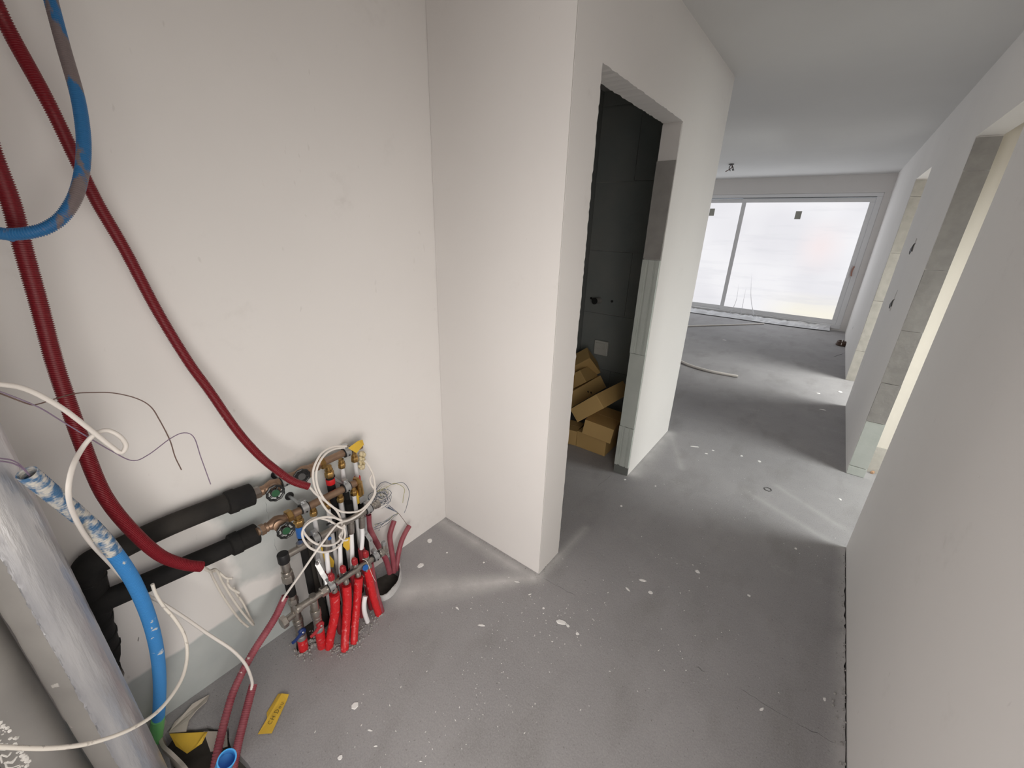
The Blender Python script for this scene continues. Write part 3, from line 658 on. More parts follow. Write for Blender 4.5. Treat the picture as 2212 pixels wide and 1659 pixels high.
def manifold_C():
    a_, e_ = PX(622, 1198, xC), PX(808, 1093, xC); d = (e_-a_).normalized()
    t = thing('heating_manifold', V((xC, a_.y, 0)), 'rear nickel heating manifold with white pipes and black capped corner', 'manifold')
    MB().lathe(a_, e_, [(0, .0135), ((e_-a_).length, .0135)], 20).build('bar', M['nickel'], t)
    c = PX(612, 1204, xC); z = c.z; yt = c.y
    tower(t, xC, yt, [(.484, .446, .0195, 20, 'black_cap', 'rubber'), (.446, .398, .0155, 18, 'elbow_body', 'nickel'), (.404, .386, .0190, 18, 'collar_ring', 'nickel'),
                      (.388, .354, .0205, 6, 'union_nut', 'nickel'), (.356, .286, .0155, 18, 'insulated_tail', 'black'), (.290, .268, .0155, 18, 'collar_ring', 'nickel'),
                      (.270, .242, .0180, 6, 'union_nut', 'nickel'), (.244, .160, .0160, 18, 'tee_body', 'nickel'), (.164, .146, .0190, 18, 'collar_ring', 'nickel'), (.144, .132, .0175, 18, 'collar_ring', 'nickel'),
                      (.134, .072, .0165, 18, 'valve_body', 'nickel'), (.076, .052, .0180, 18, 'chrome_ring', 'steel')])
    MB().tube([(xC, yt, .053), (xC+.004, yt-.003, .02), (xC+.008, yt-.006, -.04)], .0180, 16, step=.012, wob=.01).build('red_sleeve', M['red_tape'], t)
    q = V((xC, yt, .196)); MB().cyl(q, q-V((-.006, .044, 0)), .0135, 16).build('drain_branch', M['nickel'], t)
    hexnut(MB(), q-V((-.006, .038, 0)), V((.1, -1, 0)), .023, .020).build('drain_nut', M['nickel'], t)
    lever(t, V((xC, yt, .108)), M['blue_plastic'], V((.1, -1, -.2)))
    MB().cyl(PX(648, 1180, xC)+UP*.008, PX(648, 1180, xC)+UP*.017, .012, 18).build('boss', M['nickel'], t)
    clamp(t, PX(682, 1163, xC), d, .0135, False); clamp(t, PX(795, 1100, xC), d, .0135, False)
    cl = M['plastic_white']
    for (tx, ty), pts in (((706, 1150), ((705, 1189, xC+.003), (707, 1210, -1.285), (710, 1238, -1.278))), ((733, 1134), ((734, 1172, xC+.003), (735, 1205, -1.288), (737, 1245, -1.278))),
                          ((758, 1120), ((759, 1152, xC+.003), (760.5, 1190, -1.288), (761, 1232, -1.278))), ((781, 1107), ((782, 1140, xC+.003), (783, 1160, -1.288), (781, 1188, -1.278)))):
        p = PX(tx, ty, xC)-UP*.008
        q = [PX(*k) for k in pts]; dn = (q[0]-p).normalized()
        f = MB().lathe(p, q[0], [(0, .0105), (.012, .0105), (.013, .0125), ((q[0]-p).length-.002, .0122), ((q[0]-p).length, .011)], 16).build('outlet_fitting', M['nickel'], t)
        MB().tube([q[0]-dn*.004]+q[1:], .0088, 14, step=.02).build('white_pipe', cl, f)
        k = q[-1]; MB().tube([k+UP*.006, k-UP*.03, V((-1.262, k.y, .03)), V((-1.252, k.y, -.03))], .0145, 14, step=.02).build('red_sleeve', M['red_sleeve'], f)
    for px, py, qx, qy in ((716, 1128, 712, 1132), ):
        MB().box(PX(px, py, xC+.0145)-V((.001, .02, .004)), PX(px, py, xC+.0145)+V((.001, .02, .004))).build('name_plate', M['rubber'], t, smooth=False)
    p = PX(712, 1163, xC+.014); MB().cyl(p, p+OUT*.002, .007, 14).build('blue_dot', M['blue_tag'], t)
    MB().lathe(e_, e_+d, [(0, .0155), (.010, .0155), (.012, .018), (.022, .018), (.026, .012)], 16).build('end_cap', M['nickel'], t)
    b = MB()
    for P in (((684, 1176), (686, 1208), (690, 1218)), ((788, 1118), (790, 1148), (793, 1156))):
        q0, q1, q2 = PX(*P[0], -1.312), PX(*P[1], -1.31), PX(*P[2], -1.30)
        for u, v_ in ((q0, q1), (q1, q2)):
            b.sheet([u-V((0, .007, 0)), u+V((0, .007, 0)), v_+V((0, .007, 0)), v_-V((0, .007, 0))], .002)
        b.build('bracket', M['steel'], t, smooth=False); b = MB()
manifold_C()
def manifold_D():
    a_, e_ = PX(646, 1313, xE), PX(822, 1195, xE); d = (e_-a_).normalized(); L_ = (e_-a_).length
    t = thing('heating_manifold', V((xE, a_.y, 0)), 'front nickel heating manifold with red caps and red sleeved pipes', 'manifold')
    MB().lathe(a_, e_, [(0, .0125), (L_, .0125)], 22).build('bar', M['nickel'], t)
    MB().lathe(a_-d*.010, a_+d*.02, [(0, .0155), (.008, .0165), (.016, .0150)], 18).build('end_cap', M['nickel'], t)
    # left tee with red lever
    q = PX(676, 1293, xE); z = q.z
    MB().cyl(q+UP*.010, q+UP*.017, .0125, 18).build('boss', M['nickel'], t)
    tower(t, xE, q.y, [(z-.008, .214, .0150, 18, 'tee_body', 'nickel'), (.220, .186, .0190, 18, 'collar_ring', 'nickel'), (.184, .172, .0168, 18, 'collar_ring', 'nickel'),
                       (.174, .126, .0160, 18, 'valve_body', 'nickel'), (.130, .108, .0175, 18, 'chrome_ring', 'steel')])
    MB().tube([(xE, q.y, .110), (xE-.010, q.y+.002, .04), (xE-.020, q.y+.004, -.04)], .0175, 16, step=.012, wob=.01).build('red_sleeve', M['red_tape'], t)
    lever(t, V((xE, q.y, .152)), M['cap_red'], V((.1, -1, -.25)))
    # unions, clamps, end piece
    hexnut(MB(), PX(693, 1281, xE), d, .0195, .020).build('union_nut', M['nickel'], t)
    MB().lathe(PX(700, 1277, xE), PX(712, 1269, xE), [(0, .015), (.006, .0175), (.018, .0165)], 18).build('collar_ring', M['nickel'], t)
    clamp(t, PX(715, 1267, xE), d, .0130, False); clamp(t, PX(811, 1202, xE), d, .0130, False)
    hexnut(MB(), PX(820, 1196, xE), d, .0185, .016).build('union_nut', M['nickel'], t)
    p = PX(830, 1189, xE)
    v_ = MB().cyl(p-d*.012, p+d*.012, .0125, 16, bev=.002).cyl(p, p+V((-.004, .004, .026)), .0105, 16, bev=.001).cyl(p, p+V((.006, .008, -.022)), .009, 14, bev=.002).build('drain_valve', M['nickel'], t)
    MB().cyl(p+V((-.004, .004, .024)), p+V((-.005, .005, .042)), .0105, 18, bev=.002).build('drain_cap', M['steel'], v_)
    # red flow caps on top
    for (x0, y0), (x1, y1) in (((718, 1253), (714, 1226)), ((743, 1236), (740, 1210)), ((768, 1219), (765, 1194)), ((792, 1203), (788, 1178))):
        s_ = PX(x0, y0+4, xE); e2 = s_+V((-.002, -.001, .034))
        f = MB().lathe(s_, e2, [(0, .011), (.008, .012), (.012, .0105)], 16).build('flow_gauge', M['nickel'], t)
        g_ = MB(); s2 = s_.lerp(e2, .36)
        g_.lathe(s2, e2, [(0, .0098), (.003, .0108), (.022, .0104), (.028, .0075), (.029, .004)], 18)
        for k in range(9):
            q_ = 2*PI*k/9; o_ = V((math.cos(q_), math.sin(q_), 0))*.0104; g_.tube([s2+o_+UP*.003, s2+o_+UP*.022], .0016, 5)
        g_.build('flow_cap', M['cap_red'], f)
    # red sleeves going down
    for k, (nip, pts, r) in enumerate((((722, 1272), ((722.5, 1283, xE), (724, 1310, -1.238), (722, 1335, -1.232), (716, 1364, -1.222), (711, 1397, -1.212)), .0172),
                        ((747.5, 1254), ((748.5, 1264, xE), (750, 1300, -1.238), (748, 1345, -1.225), (746, 1375, -1.212), (745, 1401, -1.203)), .0165),
                        ((773, 1238), ((775, 1247, xE), (772, 1290, -1.24), (768.5, 1330, -1.228), (766, 1360, -1.218), (765, 1386, -1.212)), .0158),
                        ((792, 1226), ((794, 1226, xE-.004), (800, 1262, -1.238), (808, 1295, -1.236), (818, 1326, -1.228)), .0160),
                        ((797, 1222), ((799, 1217, xE-.018), (806, 1255, -1.25), (815, 1292, -1.245), (824, 1320, -1.235)), .0135))):
        n_ = PX(*nip, xE)
        f = MB().lathe(n_+UP*.016, n_-UP*.014, [(0, .0095), (.014, .0105), (.016, .0120), (.030, .0118)], 16).build('outlet_fitting', M['nickel'], t)
        e0 = PZ(pts[-1][0], pts[-1][1], .002); n0 = len(pts)-1; rr = r
        q = [PX(p_[0], p_[1], pts[0][2]+(e0.x-pts[0][2])*(i_/n0)**1.3) for i_, p_ in enumerate(pts)]
        MB().tube(q+[V((q[-1].x, q[-1].y, min(q[-1].z, 0)-.03))], lambda u, rr=rr: rr*(1.12-.22*u), 18, step=.010, wob=.022).build('red_sleeve', M['red_tape'] if k < 4 else M['red_dusty'], f)
    q = PX(744, 1241, xE+.0118); q2 = PX(757, 1232, xE+.0118)
    u = (q2-q).normalized(); w_ = V((0, -u.z, u.y))*.0042
    MB().sheet([PX(732, 1251, xE+.0130)-w_, PX(763, 1229, xE+.0130)-w_, PX(763, 1229, xE+.0130)+w_, PX(732, 1251, xE+.0130)+w_], .001).build('name_plate', M['rubber'], t, smooth=False)
    p = PX(726, 1263, xE+.012); MB().cyl(p, p+OUT*.0015, .0055, 14).build('red_dot', mat('dark_red_dot', (.16, .01, .03), .5), t)
    b = MB()
    for P in (((684, 1216, -1.300), (697, 1240, -1.275), (705, 1252, -1.262), (708, 1262, -1.25)), ((791, 1152, -1.305), (801, 1167, -1.275), (803, 1186, -1.25))):
        q = [PX(*k) for k in P]
        for i in range(len(q)-1):
            s_ = V((0, .008, .0035)); b.sheet([q[i]-s_, q[i]+s_, q[i+1]+s_, q[i+1]-s_], .002)
        k = q[0]; b.cyl(k-OUT*.002, k+OUT*.008, .006, 6); k = q[-2]; b.cyl(k-OUT*.002, k+OUT*.008, .005, 6)
        b.build('bracket', M['steel'], t, smooth=False); b = MB()
manifold_D()
# small things on and between the manifolds
t = thing('valve_tag', PX(793, 1225, -1.225), 'blue plastic tag on a white thread, hung over the front heating manifold', 'tag')
MB().sheet([PX(*q, -1.226) for q in ((783, 1231), (785, 1223), (791, 1219), (796, 1222), (794, 1230), (788, 1233))], .002).build('tag_plate', M['blue_tag'], t, smooth=False)
MB().tube([PX(783, 1208, -1.236), PX(791, 1211, -1.227), PX(796, 1221, -1.223), PX(803, 1240, -1.22), PX(811, 1256, -1.222)], .0011, 5, step=.008).build('thread', M['cable'], t)
b = MB()
for q in (((742, 1165), (756, 1160), (758, 1184), (750, 1190), (741, 1180)), ):
    b.sheet([PX(x_, y_, -1.30) for x_, y_ in q])
b.build('yellow_label', M['yellow'], smooth=False, label='yellow tape label hanging between the white pipes of the rear heating manifold', cat='label')
MB().sheet([PX(x_, y_, -1.322) for x_, y_ in ((692, 1180), (703, 1188), (722, 1212), (720, 1226), (704, 1222))]).build('yellow_label', M['yellow'], smooth=False, label='folded yellow tape label behind the first white pipe', cat='label')
MB().sheet([PX(x_, y_, -1.34) for x_, y_ in ((774, 1045), (781, 1058), (783, 1082), (772, 1090), (769, 1068))]).build('yellow_label', M['yellow'], smooth=False, label='yellow tape label hanging from the end of the lower bronze manifold', cat='label')
b = MB(); P = [PX(*q) for q in ((789, 1288, -1.205), (786.5, 1302, -1.20), (787.5, 1322, -1.198), (794, 1343, -1.20))]
b.tube(P, .0095, 12, step=.012); b.build('white_sleeve', M['plastic_white'], label='short split white pipe sleeve standing between the red sleeves', cat='sleeve')
P = [PX(*q) for q in ((660, 1170, -1.375), (668, 1210, -1.37), (676, 1250, -1.36), (688, 1290, -1.35))]
MB().tube(P+[V((-1.345, P[-1].y, -.04))], .019, 16, step=.03).build('riser_pipe', M['black_dust'], label='black insulated riser standing behind the left end of the heating manifolds', cat='pipe')
P = [PX(*q) for q in ((700, 1200, -1.38), (712, 1290, -1.36))]
MB().tube(P+[V((-1.355, P[-1].y, -.04))], .020, 16, step=.03).build('riser_pipe', M['black'], label='thick black riser half hidden behind the first red sleeve', cat='pipe')

# ================================================================== CORRUGATED CONDUITS
def conduit(label, pts, dia, material, pitch=.0042, ridge=.15, wall=.14, name='conduit', seg=18, fn=PD, parts=None):
    P = [fn(*p) for p in pts]
    mb = MB().tube(P, dia/2, seg, pitch=pitch, ridge=ridge, wall=wall)
    return mb.build(name, material, label=label, cat='conduit', angle=30), P
conduit('long dark red corrugated conduit hanging down to the black pipes', [(-170, 60, .70), (-60, 220, .74), (-15, 337, .77), (24, 439, .80), (51, 540, .83), (85, 660, .865), (117, 780, .895), (146, 867, .92), (176, 953, .95), (210, 1040, .985), (237, 1088, 1.01), (273, 1133, 1.045), (318, 1178, 1.09), (356, 1205, 1.13), (401, 1220, 1.175), (435, 1224, 1.21)], .0305, M['red_conduit'], .0045)
conduit('dark red corrugated conduit ending in front of the bronze manifold', [(-110, -190, .72), (-60, -90, .745), (-13, 0, .765), (29, 84, .795), (112, 236, .84), (202, 422, .93), (270, 540, 1.0), (340, 672, 1.08), (406, 780, 1.15), (453, 845, 1.20), (512, 930, 1.26), (560, 984, 1.31), (601, 1018, 1.35), (634, 1040, 1.38), (667, 1051, 1.41)], .0255, M['red_conduit'], .0042)
conduit('blue corrugated conduit bent into a loop at the top', [(70, -150, .77), (93, -70, .785), (110, 0, .80), (137, 101, .81), (166, 202, .815), (178, 270, .815), (181, 321, .812), (177, 371, .805), (163, 424, .795), (135, 468, .785), (101, 492, .775), (67, 502, .765), (34, 506, .757), (0, 504, .75), (-50, 492, .74)], .0225, M['blue_conduit'], .0040)
bl = [(58, 1022, .795), (84, 1043, .82), (112, 1066, .85), (160, 1105, .90), (210, 1150, .95), (255, 1205, 1.0), (290, 1260, 1.055), (320, 1330, 1.12), (338, 1400, 1.18), (345, 1470, 1.24), (343, 1540, 1.285), (337, 1590, 1.315), (332, 1630, 1.345)]
t = thing('conduit', PD(*bl[-1]), 'blue corrugated conduit with plaster splashes and green tape at its foot', 'conduit')
P = [PD(*p) for p in bl]; S = resample(spline(P), 200)
MB().tube(S[50:], .0162, 18, pitch=.0046, ridge=.14).build('conduit_body', M['blue_clean'], t, angle=30)
MB().tube(S[:51], .0162, 18, pitch=.0062, ridge=.16, wall=.12).build('plastered_end', M['blue_white'], t, angle=30)
MB().tube([PD(341.5, 1552, 1.290), PD(339, 1575, 1.306), PD(336, 1600, 1.322)], .0178, 18, step=.01).build('green_tape', M['green_tape'], t)
conduit('dusty red conduit leaning from the floor pit up to the heating manifold', [(616, 1288, 1.47), (592, 1338, 1.455), (545, 1412, 1.42), (508, 1485, 1.37), (490, 1540, 1.33), (475, 1600, 1.29), (463, 1660, 1.25), (452, 1740, 1.215)], .0255, M['red_dusty'], .0075, .11)
conduit('short dusty red conduit with a white cable in its mouth', [(547, 1478, 1.385), (536, 1520, 1.355), (525, 1563, 1.325), (513, 1612, 1.295), (503, 1665, 1.265)], .0262, M['red_dusty'], .0058, .10)
P = [PD(490, 1640, 1.075), PD(485, 1652, 1.12), PD(479, 1668, 1.17), PD(472, 1690, 1.225)]
MB().tube(P, .0222, 28, step=.008, wall=.15).build('pipe_stub', M['blue_mouth'], label='open blue pipe mouth at the bottom edge of the photo', cat='pipe')
for lb, pts in (('smooth red conduit bending behind the white drain cap', ((796, 1112, -1.365), (797.5, 1137, -1.36), (806, 1158, -1.35), (819, 1182, -1.34), (834, 1210, -1.33), (842, 1238, -1.325))),
                ('middle smooth red conduit, with a bunch of cut wires at its mouth', ((851.5, 1125, -1.385), (845, 1144, -1.378), (842, 1160, -1.372), (845, 1184, -1.36), (849, 1210, -1.345), (851, 1236, -1.335))),
                ('smooth red conduit nearest the corner, one thin wire in its mouth', ((884, 1136, -1.392), (875, 1152, -1.382), (867, 1170, -1.372), (861.5, 1192, -1.36), (858, 1212, -1.35), (856, 1232, -1.34)))):
    MB().tube([PX(*p) for p in pts], .0125, 16, step=.008, wall=.18).build('conduit', M['red_dusty'], label=lb, cat='conduit')

# ================================================================== CABLES AND WIRES
def cable(label, pts, r, material, fn=PD, name='cable', group=None, cat='cable', seg=9, step=None):
    return MB().tube([fn(*p) for p in pts], r, seg, step=step).build(name, material, label=label, cat=cat, group=group)
cable('thick white cable with a small loop, passing behind the blue conduit into a red one',
      [(-60, 829, .69), (0, 830, .72), (60, 842, .755), (130, 879, .80), (190, 924, .845), (240, 964, .885), (262, 978, .90), (272, 962, .905), (258, 942, .90), (232, 930, .885), (205, 938, .865), (178, 968, .85), (156, 1012, .82),
       (148, 1065, .815), (160, 1112, .855), (190, 1165, .93), (235, 1215, 1.04), (280, 1262, 1.11), (325, 1290, 1.165), (345, 1300, 1.18), (400, 1335, 1.23), (450, 1370, 1.275), (500, 1403, 1.315), (530, 1435, 1.35), (544, 1470, 1.375), (543, 1490, 1.37)], .0047, M['cable'], seg=12, step=.004)
cable('white cable sweeping in front of the silver pipe from its cut end', [(329, 1262, 1.10), (336, 1282, 1.11), (352, 1308, 1.12), (378, 1338, 1.13), (399, 1375, 1.14), (404, 1420, 1.13), (390, 1472, 1.09), (346, 1532, 1.02), (284, 1574, .95), (200, 1604, .885), (110, 1616, .83), (0, 1613, .78), (-70, 1606, .75)], .0043, M['cable_dirty'], seg=12, step=.004)
K = lambda px, py, x=-1.268: (px, py, x)
cable('white cable leaving the red conduit end and wound into the coil', [K(650, 1046, -1.272), K(668, 1052, -1.262), K(682, 1067, -1.268), K(708, 1086, -1.28), K(725, 1101, -1.275), K(733, 1114, -1.27), K(738, 1130, -1.268), K(740, 1145, -1.262), K(737, 1160, -1.25), K(728, 1172, -1.24), K(713, 1178, -1.235), K(695, 1178, -1.235), K(678, 1172, -1.24), K(662, 1158, -1.245), K(655, 1143, -1.25), K(664, 1128, -1.255), K(684, 1119, -1.26), K(706, 1123, -1.26), K(722, 1131, -1.258), K(736, 1140, -1.245), K(745, 1139, -1.245), K(742, 1134, -1.25)], .0040, M['cable'], PX)
cable('white coiled cable looped from the upper clamp round the bronze manifolds', [K(748, 964, -1.345), K(720, 965, -1.33), K(698, 976, -1.31), K(684, 996, -1.29), K(676, 1020, -1.28), K(678, 1046, -1.275), K(688, 1072, -1.272), K(700, 1094, -1.27), K(714, 1110, -1.268), K(728, 1120, -1.266), K(740, 1125, -1.262), K(760, 1121, -1.264), K(780, 1108, -1.27), K(795, 1092, -1.28), K(806, 1076, -1.29), K(811, 1062, -1.30), K(803, 1048, -1.31), K(799, 1036, -1.315), K(803, 1026, -1.32)], .0040, M['cable'], PX)
cable('second white coil strand lying inside the first', [K(744, 967, -1.34), K(722, 970, -1.325), K(704, 980, -1.305), K(690, 999, -1.288), K(683, 1022, -1.278), K(686, 1050, -1.272), K(697, 1074, -1.268), K(712, 1090, -1.264), K(734, 1104, -1.262), K(756, 1107, -1.264), K(777, 1103, -1.27), K(793, 1090, -1.278), K(806, 1073, -1.288), K(810, 1056, -1.30), K(807, 1030, -1.325), K(799, 1011, -1.345), K(788, 995, -1.37)], .0040, M['cable'], PX)
cable('lower white cable loop knotted below the coil', [K(738, 1124, -1.25), K(720, 1118, -1.25), K(700, 1117, -1.25), K(676, 1124, -1.245), K(660, 1136, -1.24), K(653, 1150, -1.235), K(656, 1166, -1.232), K(668, 1182, -1.228), K(684, 1190, -1.225), K(702, 1193, -1.225), K(720, 1188, -1.228), K(735, 1177, -1.235), K(744, 1162, -1.24), K(745, 1148, -1.245), K(740, 1136, -1.25)], .0040, M['cable'], PX)
cable('straight white cable running diagonally down into the leaning red conduit', [K(770, 1115, -1.26), K(752, 1124, -1.255), K(732, 1130, -1.245), K(718, 1144, -1.235), K(700, 1168, -1.225), K(678, 1198, -1.225), K(652, 1236, -1.24), K(632, 1264, -1.26), K(616, 1287, -1.275), K(610, 1298, -1.28)], .0040, M['cable'], PX)
cable('short white cable tail with a cut tip below the knot', [K(738, 1150, -1.243), K(733, 1158, -1.236), K(737, 1164, -1.232), K(746, 1168, -1.23), K(752, 1165, -1.228)], .0034, M['cable'], PX)
# cut cables hanging from the end of the long red conduit
Wb = -1.395
for lb, pts in (('outer cut white cable hanging from the long red conduit', ((418, 1222, -1.278), (436, 1225, -1.281), (447, 1229, -1.305), (455, 1237, -1.345), (463, 1254, -1.385), (481, 1287, Wb), (502, 1318, Wb), (520, 1341, Wb), (536, 1354, Wb))),
                ('middle cut white cable with printed marks, folded back at its lowest point', ((418, 1223, -1.279), (437, 1227, -1.284), (452, 1233, -1.315), (467, 1231, -1.37), (481, 1258, Wb), (501, 1291, Wb), (523, 1322, Wb), (545, 1348, Wb), (547, 1346, -1.41), (538, 1330, -1.415), (525, 1302, -1.415), (512, 1284, -1.415), (505, 1270, -1.41))),
                ('short cut white cable stub beside the printed one', ((458, 1235, -1.36), (470, 1234, -1.385), (480, 1242, -1.385), (490, 1249, -1.38), (503, 1249, -1.37))),
                ('little cut white cable end curled outwards below the stubs', ((492, 1250, -1.40), (493, 1262, -1.40), (500, 1272, -1.39), (518, 1281, -1.37)))):
    cable(lb, pts, .0038, M['cable_dirty'], PX)
cable('long violet wire waving across the left wall', [(-30, 838, .74), (0, 846, .75), (80, 878, .79), (134, 910, .83), (191, 945, .87), (239, 973, .91), (286, 995, .95), (321, 982, .98), (367, 948, 1.0), (397, 935, 1.02), (419, 945, 1.04), (434, 988, 1.07), (455, 1046, 1.10)], .0012, M['wire_violet'], seg=6, step=.006, name='wire', cat='wire')
cable('long brown wire arched across the left wall', [(-30, 842, .73), (0, 850, .75), (62, 873, .785), (82, 873, .80), (121, 861, .82), (163, 850, .85), (200, 848, .875), (245, 849, .91), (293, 860, .94), (325, 878, .965), (345, 908, .99), (367, 951, 1.02), (378, 986, 1.04), (392, 1015, 1.06)], .0013, M['wire_brown'], seg=6, step=.006, name='wire', cat='wire')
for k, dz in enumerate((0, 6)):
    cable(['upper violet wire going into the plastered blue conduit', 'lower violet wire going into the plastered blue conduit'][k], [(-30, 986+dz, .74), (0, 990+dz, .755), (28, 995+dz, .775), (50, 1010+dz*.5, .79), (66, 1030, .80)], .0013, M['wire_violet'], seg=6, step=.006, name='wire', cat='wire')
cable('thin brown wire bridging from the wire bunch to the corner conduit', [(858, 1106, -1.375), (866, 1115, -1.38), (880, 1135, -1.39), (882, 1142, -1.388)], .0013, M['wire_brown'], PX, seg=6, step=.006, name='wire', cat='wire')
cols = ['wire_blue', 'wire_grey', 'wire_blue', 'wire_grey', 'cable', 'wire_yellow', 'wire_blue', 'wire_grey', 'wire_blue', 'wire_grey']
for k in range(16):       # tangle right of the coil
    c = (824+random.uniform(-8, 9), 1074+random.uniform(-10, 12)); a0 = random.uniform(0, 6.28); rr = random.uniform(9, 21); pts = []
    for j in range(9): q = a0+j*.85; pts.append((c[0]+rr*math.cos(q)*random.uniform(.8, 1.15), c[1]+rr*.7*math.sin(q)*random.uniform(.8, 1.15), -1.37+random.uniform(-.022, .022)))
    cable('thin cut signal wire curled in the tangle right of the white coil', pts, .0011, M[cols[k % 10]], PX, seg=5, step=.006, name='wire', cat='wire', group='curled wires right of the white coil')
for lb, mm, pts in (('dark blue wire arching highest out of the tangle', 'wire_blue', ((812, 1058), (822, 1044), (834, 1041), (848, 1046), (868, 1042), (880, 1052), (884, 1068), (878, 1096), (873, 1108))),
                    ('white wire arching out of the tangle to the right', 'cable', ((814, 1060), (830, 1048), (848, 1050), (866, 1046), (877, 1054), (881, 1070), (879, 1086), (876, 1100))),
                    ('yellow green wire arching out of the tangle', 'wire_yellow', ((815, 1062), (836, 1052), (852, 1044), (868, 1050), (874, 1058), (872, 1070), (870, 1086))),
                    ('white wire loop hanging below the tangle', 'cable', ((806, 1092), (816, 1087), (830, 1086), (838, 1078), (837, 1062), (830, 1052), (822, 1060), (835, 1078), (830, 1092), (820, 1100), (810, 1096), (803, 1090)))):
    cable(lb, [(x_, y_, -1.355) for x_, y_ in pts], .0012, M[mm], PX, seg=6, step=.006, name='wire', cat='wire')
for k in range(10):        # cut bunch in front of the middle conduit
    o_ = random.uniform(-5, 5); e1 = random.uniform(-6, 5); e2 = random.uniform(-8, 8)
    cable('thin cut wire of the bunch lying over the middle red conduit mouth', [(842+random.uniform(-12, 0), 1094+random.uniform(-3, 3), -1.37), (858+e1*.3, 1108+o_*.3, -1.365), (850, 1114+o_*.6, -1.355), (836+e1, 1124+o_, -1.35), (822+e1, 1132+o_+e2*.4, -1.35), (812+random.uniform(-6, 8), 1140+e2, -1.348)], .0011, M[cols[(k*3+1) % 10]], PX, seg=5, step=.006, name='wire', cat='wire', group='cut wires over the middle red conduit')

# ================================================================== FLOOR PITS, FOAM, TAGS
def strip(S, half, hf, z0=0.):
    b = MB(); n_ = len(S)
    for i in range(n_):
        d = (S[min(i+1, n_-1)]-S[max(i-1, 0)]).normalized(); q = V((-d.y, d.x, 0))*half; h_ = hf(i)
        b.v += [S[i]-q+UP*z0, S[i]+q+UP*z0, S[i]+q*.8+UP*h_, S[i]-q*.8+UP*h_]
        if i: b.f += [(4*i-4+j_, 4*i-4+(j_+1) % 4, 4*i+(j_+1) % 4, 4*i+j_) for j_ in range(4)]
    b.f += [(0, 1, 2, 3), (4*n_-1, 4*n_-2, 4*n_-3, 4*n_-4)]
    return b
arc = [(800, 1296), (822, 1299), (846, 1287), (864, 1258), (865, 1232), (855, 1214)]
S = resample(spline([PZ(x_, y_, 0.) for x_, y_ in arc]), 40); b = strip(S, .0036, lambda i: .034+.004*math.sin(i*.55)+.0012*math.sin(i*2.3))
b.build('foam_strip', M['foam_strip'], smooth=True, label='grey foam edging strip curved round the pit under the red conduits', cat='foam strip')
S = resample(spline([PZ(x_, y_, 0.) for x_, y_ in ((356, 1560), (347, 1590), (358, 1622), (390, 1650), (420, 1690), (450, 1720))]), 30); b = strip(S, .006, lambda i: .02+.006*math.sin(i*.7), -.04)
b.build('foam_strip', M['foam_pale'], smooth=True, label='pale foam edging strip round the pit beside the silver pipe', cat='foam strip')
MB().sheet([PZ(x_, y_, z_) for x_, y_, z_ in ((365, 1583, .004), (378, 1560, .008), (398, 1542, .012), (416, 1521, .014), (452, 1501, .006), (446, 1515, .010), (425, 1534, .012), (408, 1555, .010), (402, 1580, .004))], .004).build('foam_scrap', M['foam_pale'], smooth=False, label='beige foam scrap lying flat along the wall behind the pit', cat='foam')
MB().sheet([PZ(x_, y_, z_) for x_, y_, z_ in ((366, 1585, -.006), (448, 1581, -.004), (436, 1606, -.012), (404, 1628, -.024), (380, 1612, -.02))], .0015).sheet([PZ(448, 1581, -.003), PZ(442, 1585, .004), PZ(424, 1612, -.006), PZ(436, 1606, -.011)], .0015).build('yellow_sheet', M['yellow'], smooth=False, label='crumpled yellow plastic sheet lying in the pit beside the silver pipe', cat='sheet')
MB().sheet([PZ(x_, y_, z_) for x_, y_, z_ in ((440, 1580, -.008), (490, 1580, -.004), (492, 1612, -.01), (455, 1624, -.02))], .003).build('white_scrap', M['foam_pale'], smooth=False, label='pale plastic scrap in the pit behind the leaning red conduit', cat='scrap')
t = thing('paper_tag', PZ(590, 1545, 0), 'yellow tape tag with CH Dou in black marker on the floor', 'tag')
tg = [(557, 1586), (609, 1498), (624, 1500), (620, 1512), (587, 1584)]
P = [PZ(x_, y_, .004) for x_, y_ in tg]; P[1] = PZ(*tg[1], .010); P[2] = PZ(*tg[2], .010)
MB().sheet(P, .0012).sheet([PZ(609, 1498, .010), PZ(601, 1499, .004), PZ(576, 1540, .003), PZ(577, 1552, .005)], .0010).build('tape', M['yellow'], t, smooth=False)
org = PZ(571, 1579, .0065); ux = (PZ(612, 1512, .0105)-org); ux_n = ux.normalized(); uy = UP.cross(ux_n).normalized()
nrm = ux_n.cross(uy)
strokes = {'C': [[(.8, .85), (.4, 1.), (.05, .6), (.1, .2), (.5, 0), (.85, .15)]], 'H': [[(.1, 0), (.15, 1.)], [(.75, 0), (.8, 1.)], [(.1, .5), (.8, .5)]],
           'D': [[(.1, 0), (.12, 1.)], [(-.05, 1.), (.5, .95), (.85, .5), (.5, .05), (-.05, 0)]], 'o': [[(.4, .6), (.1, .35), (.35, 0), (.7, .25), (.4, .6)]], 'u': [[(.1, .6), (.12, .15), (.4, 0), (.65, .15)], [(.68, .6), (.7, 0)]]}
b = MB(); cur = .020
for ch, wd, ht in (('C', .011, .0135), ('H', .012, .0135), (' ', .005, 0), ('D', .012, .0135), ('o', .0095, .0135), ('u', .0095, .0135)):
    for st in strokes.get(ch, []):
        b.tube([org+ux_n*(cur+p*wd)+uy*(-.0085+q*ht)+nrm*.0004 for p, q in st], .0006, 5, step=.0012)
    cur += wd*1.18
b.build('lettering', M['ink'], t)

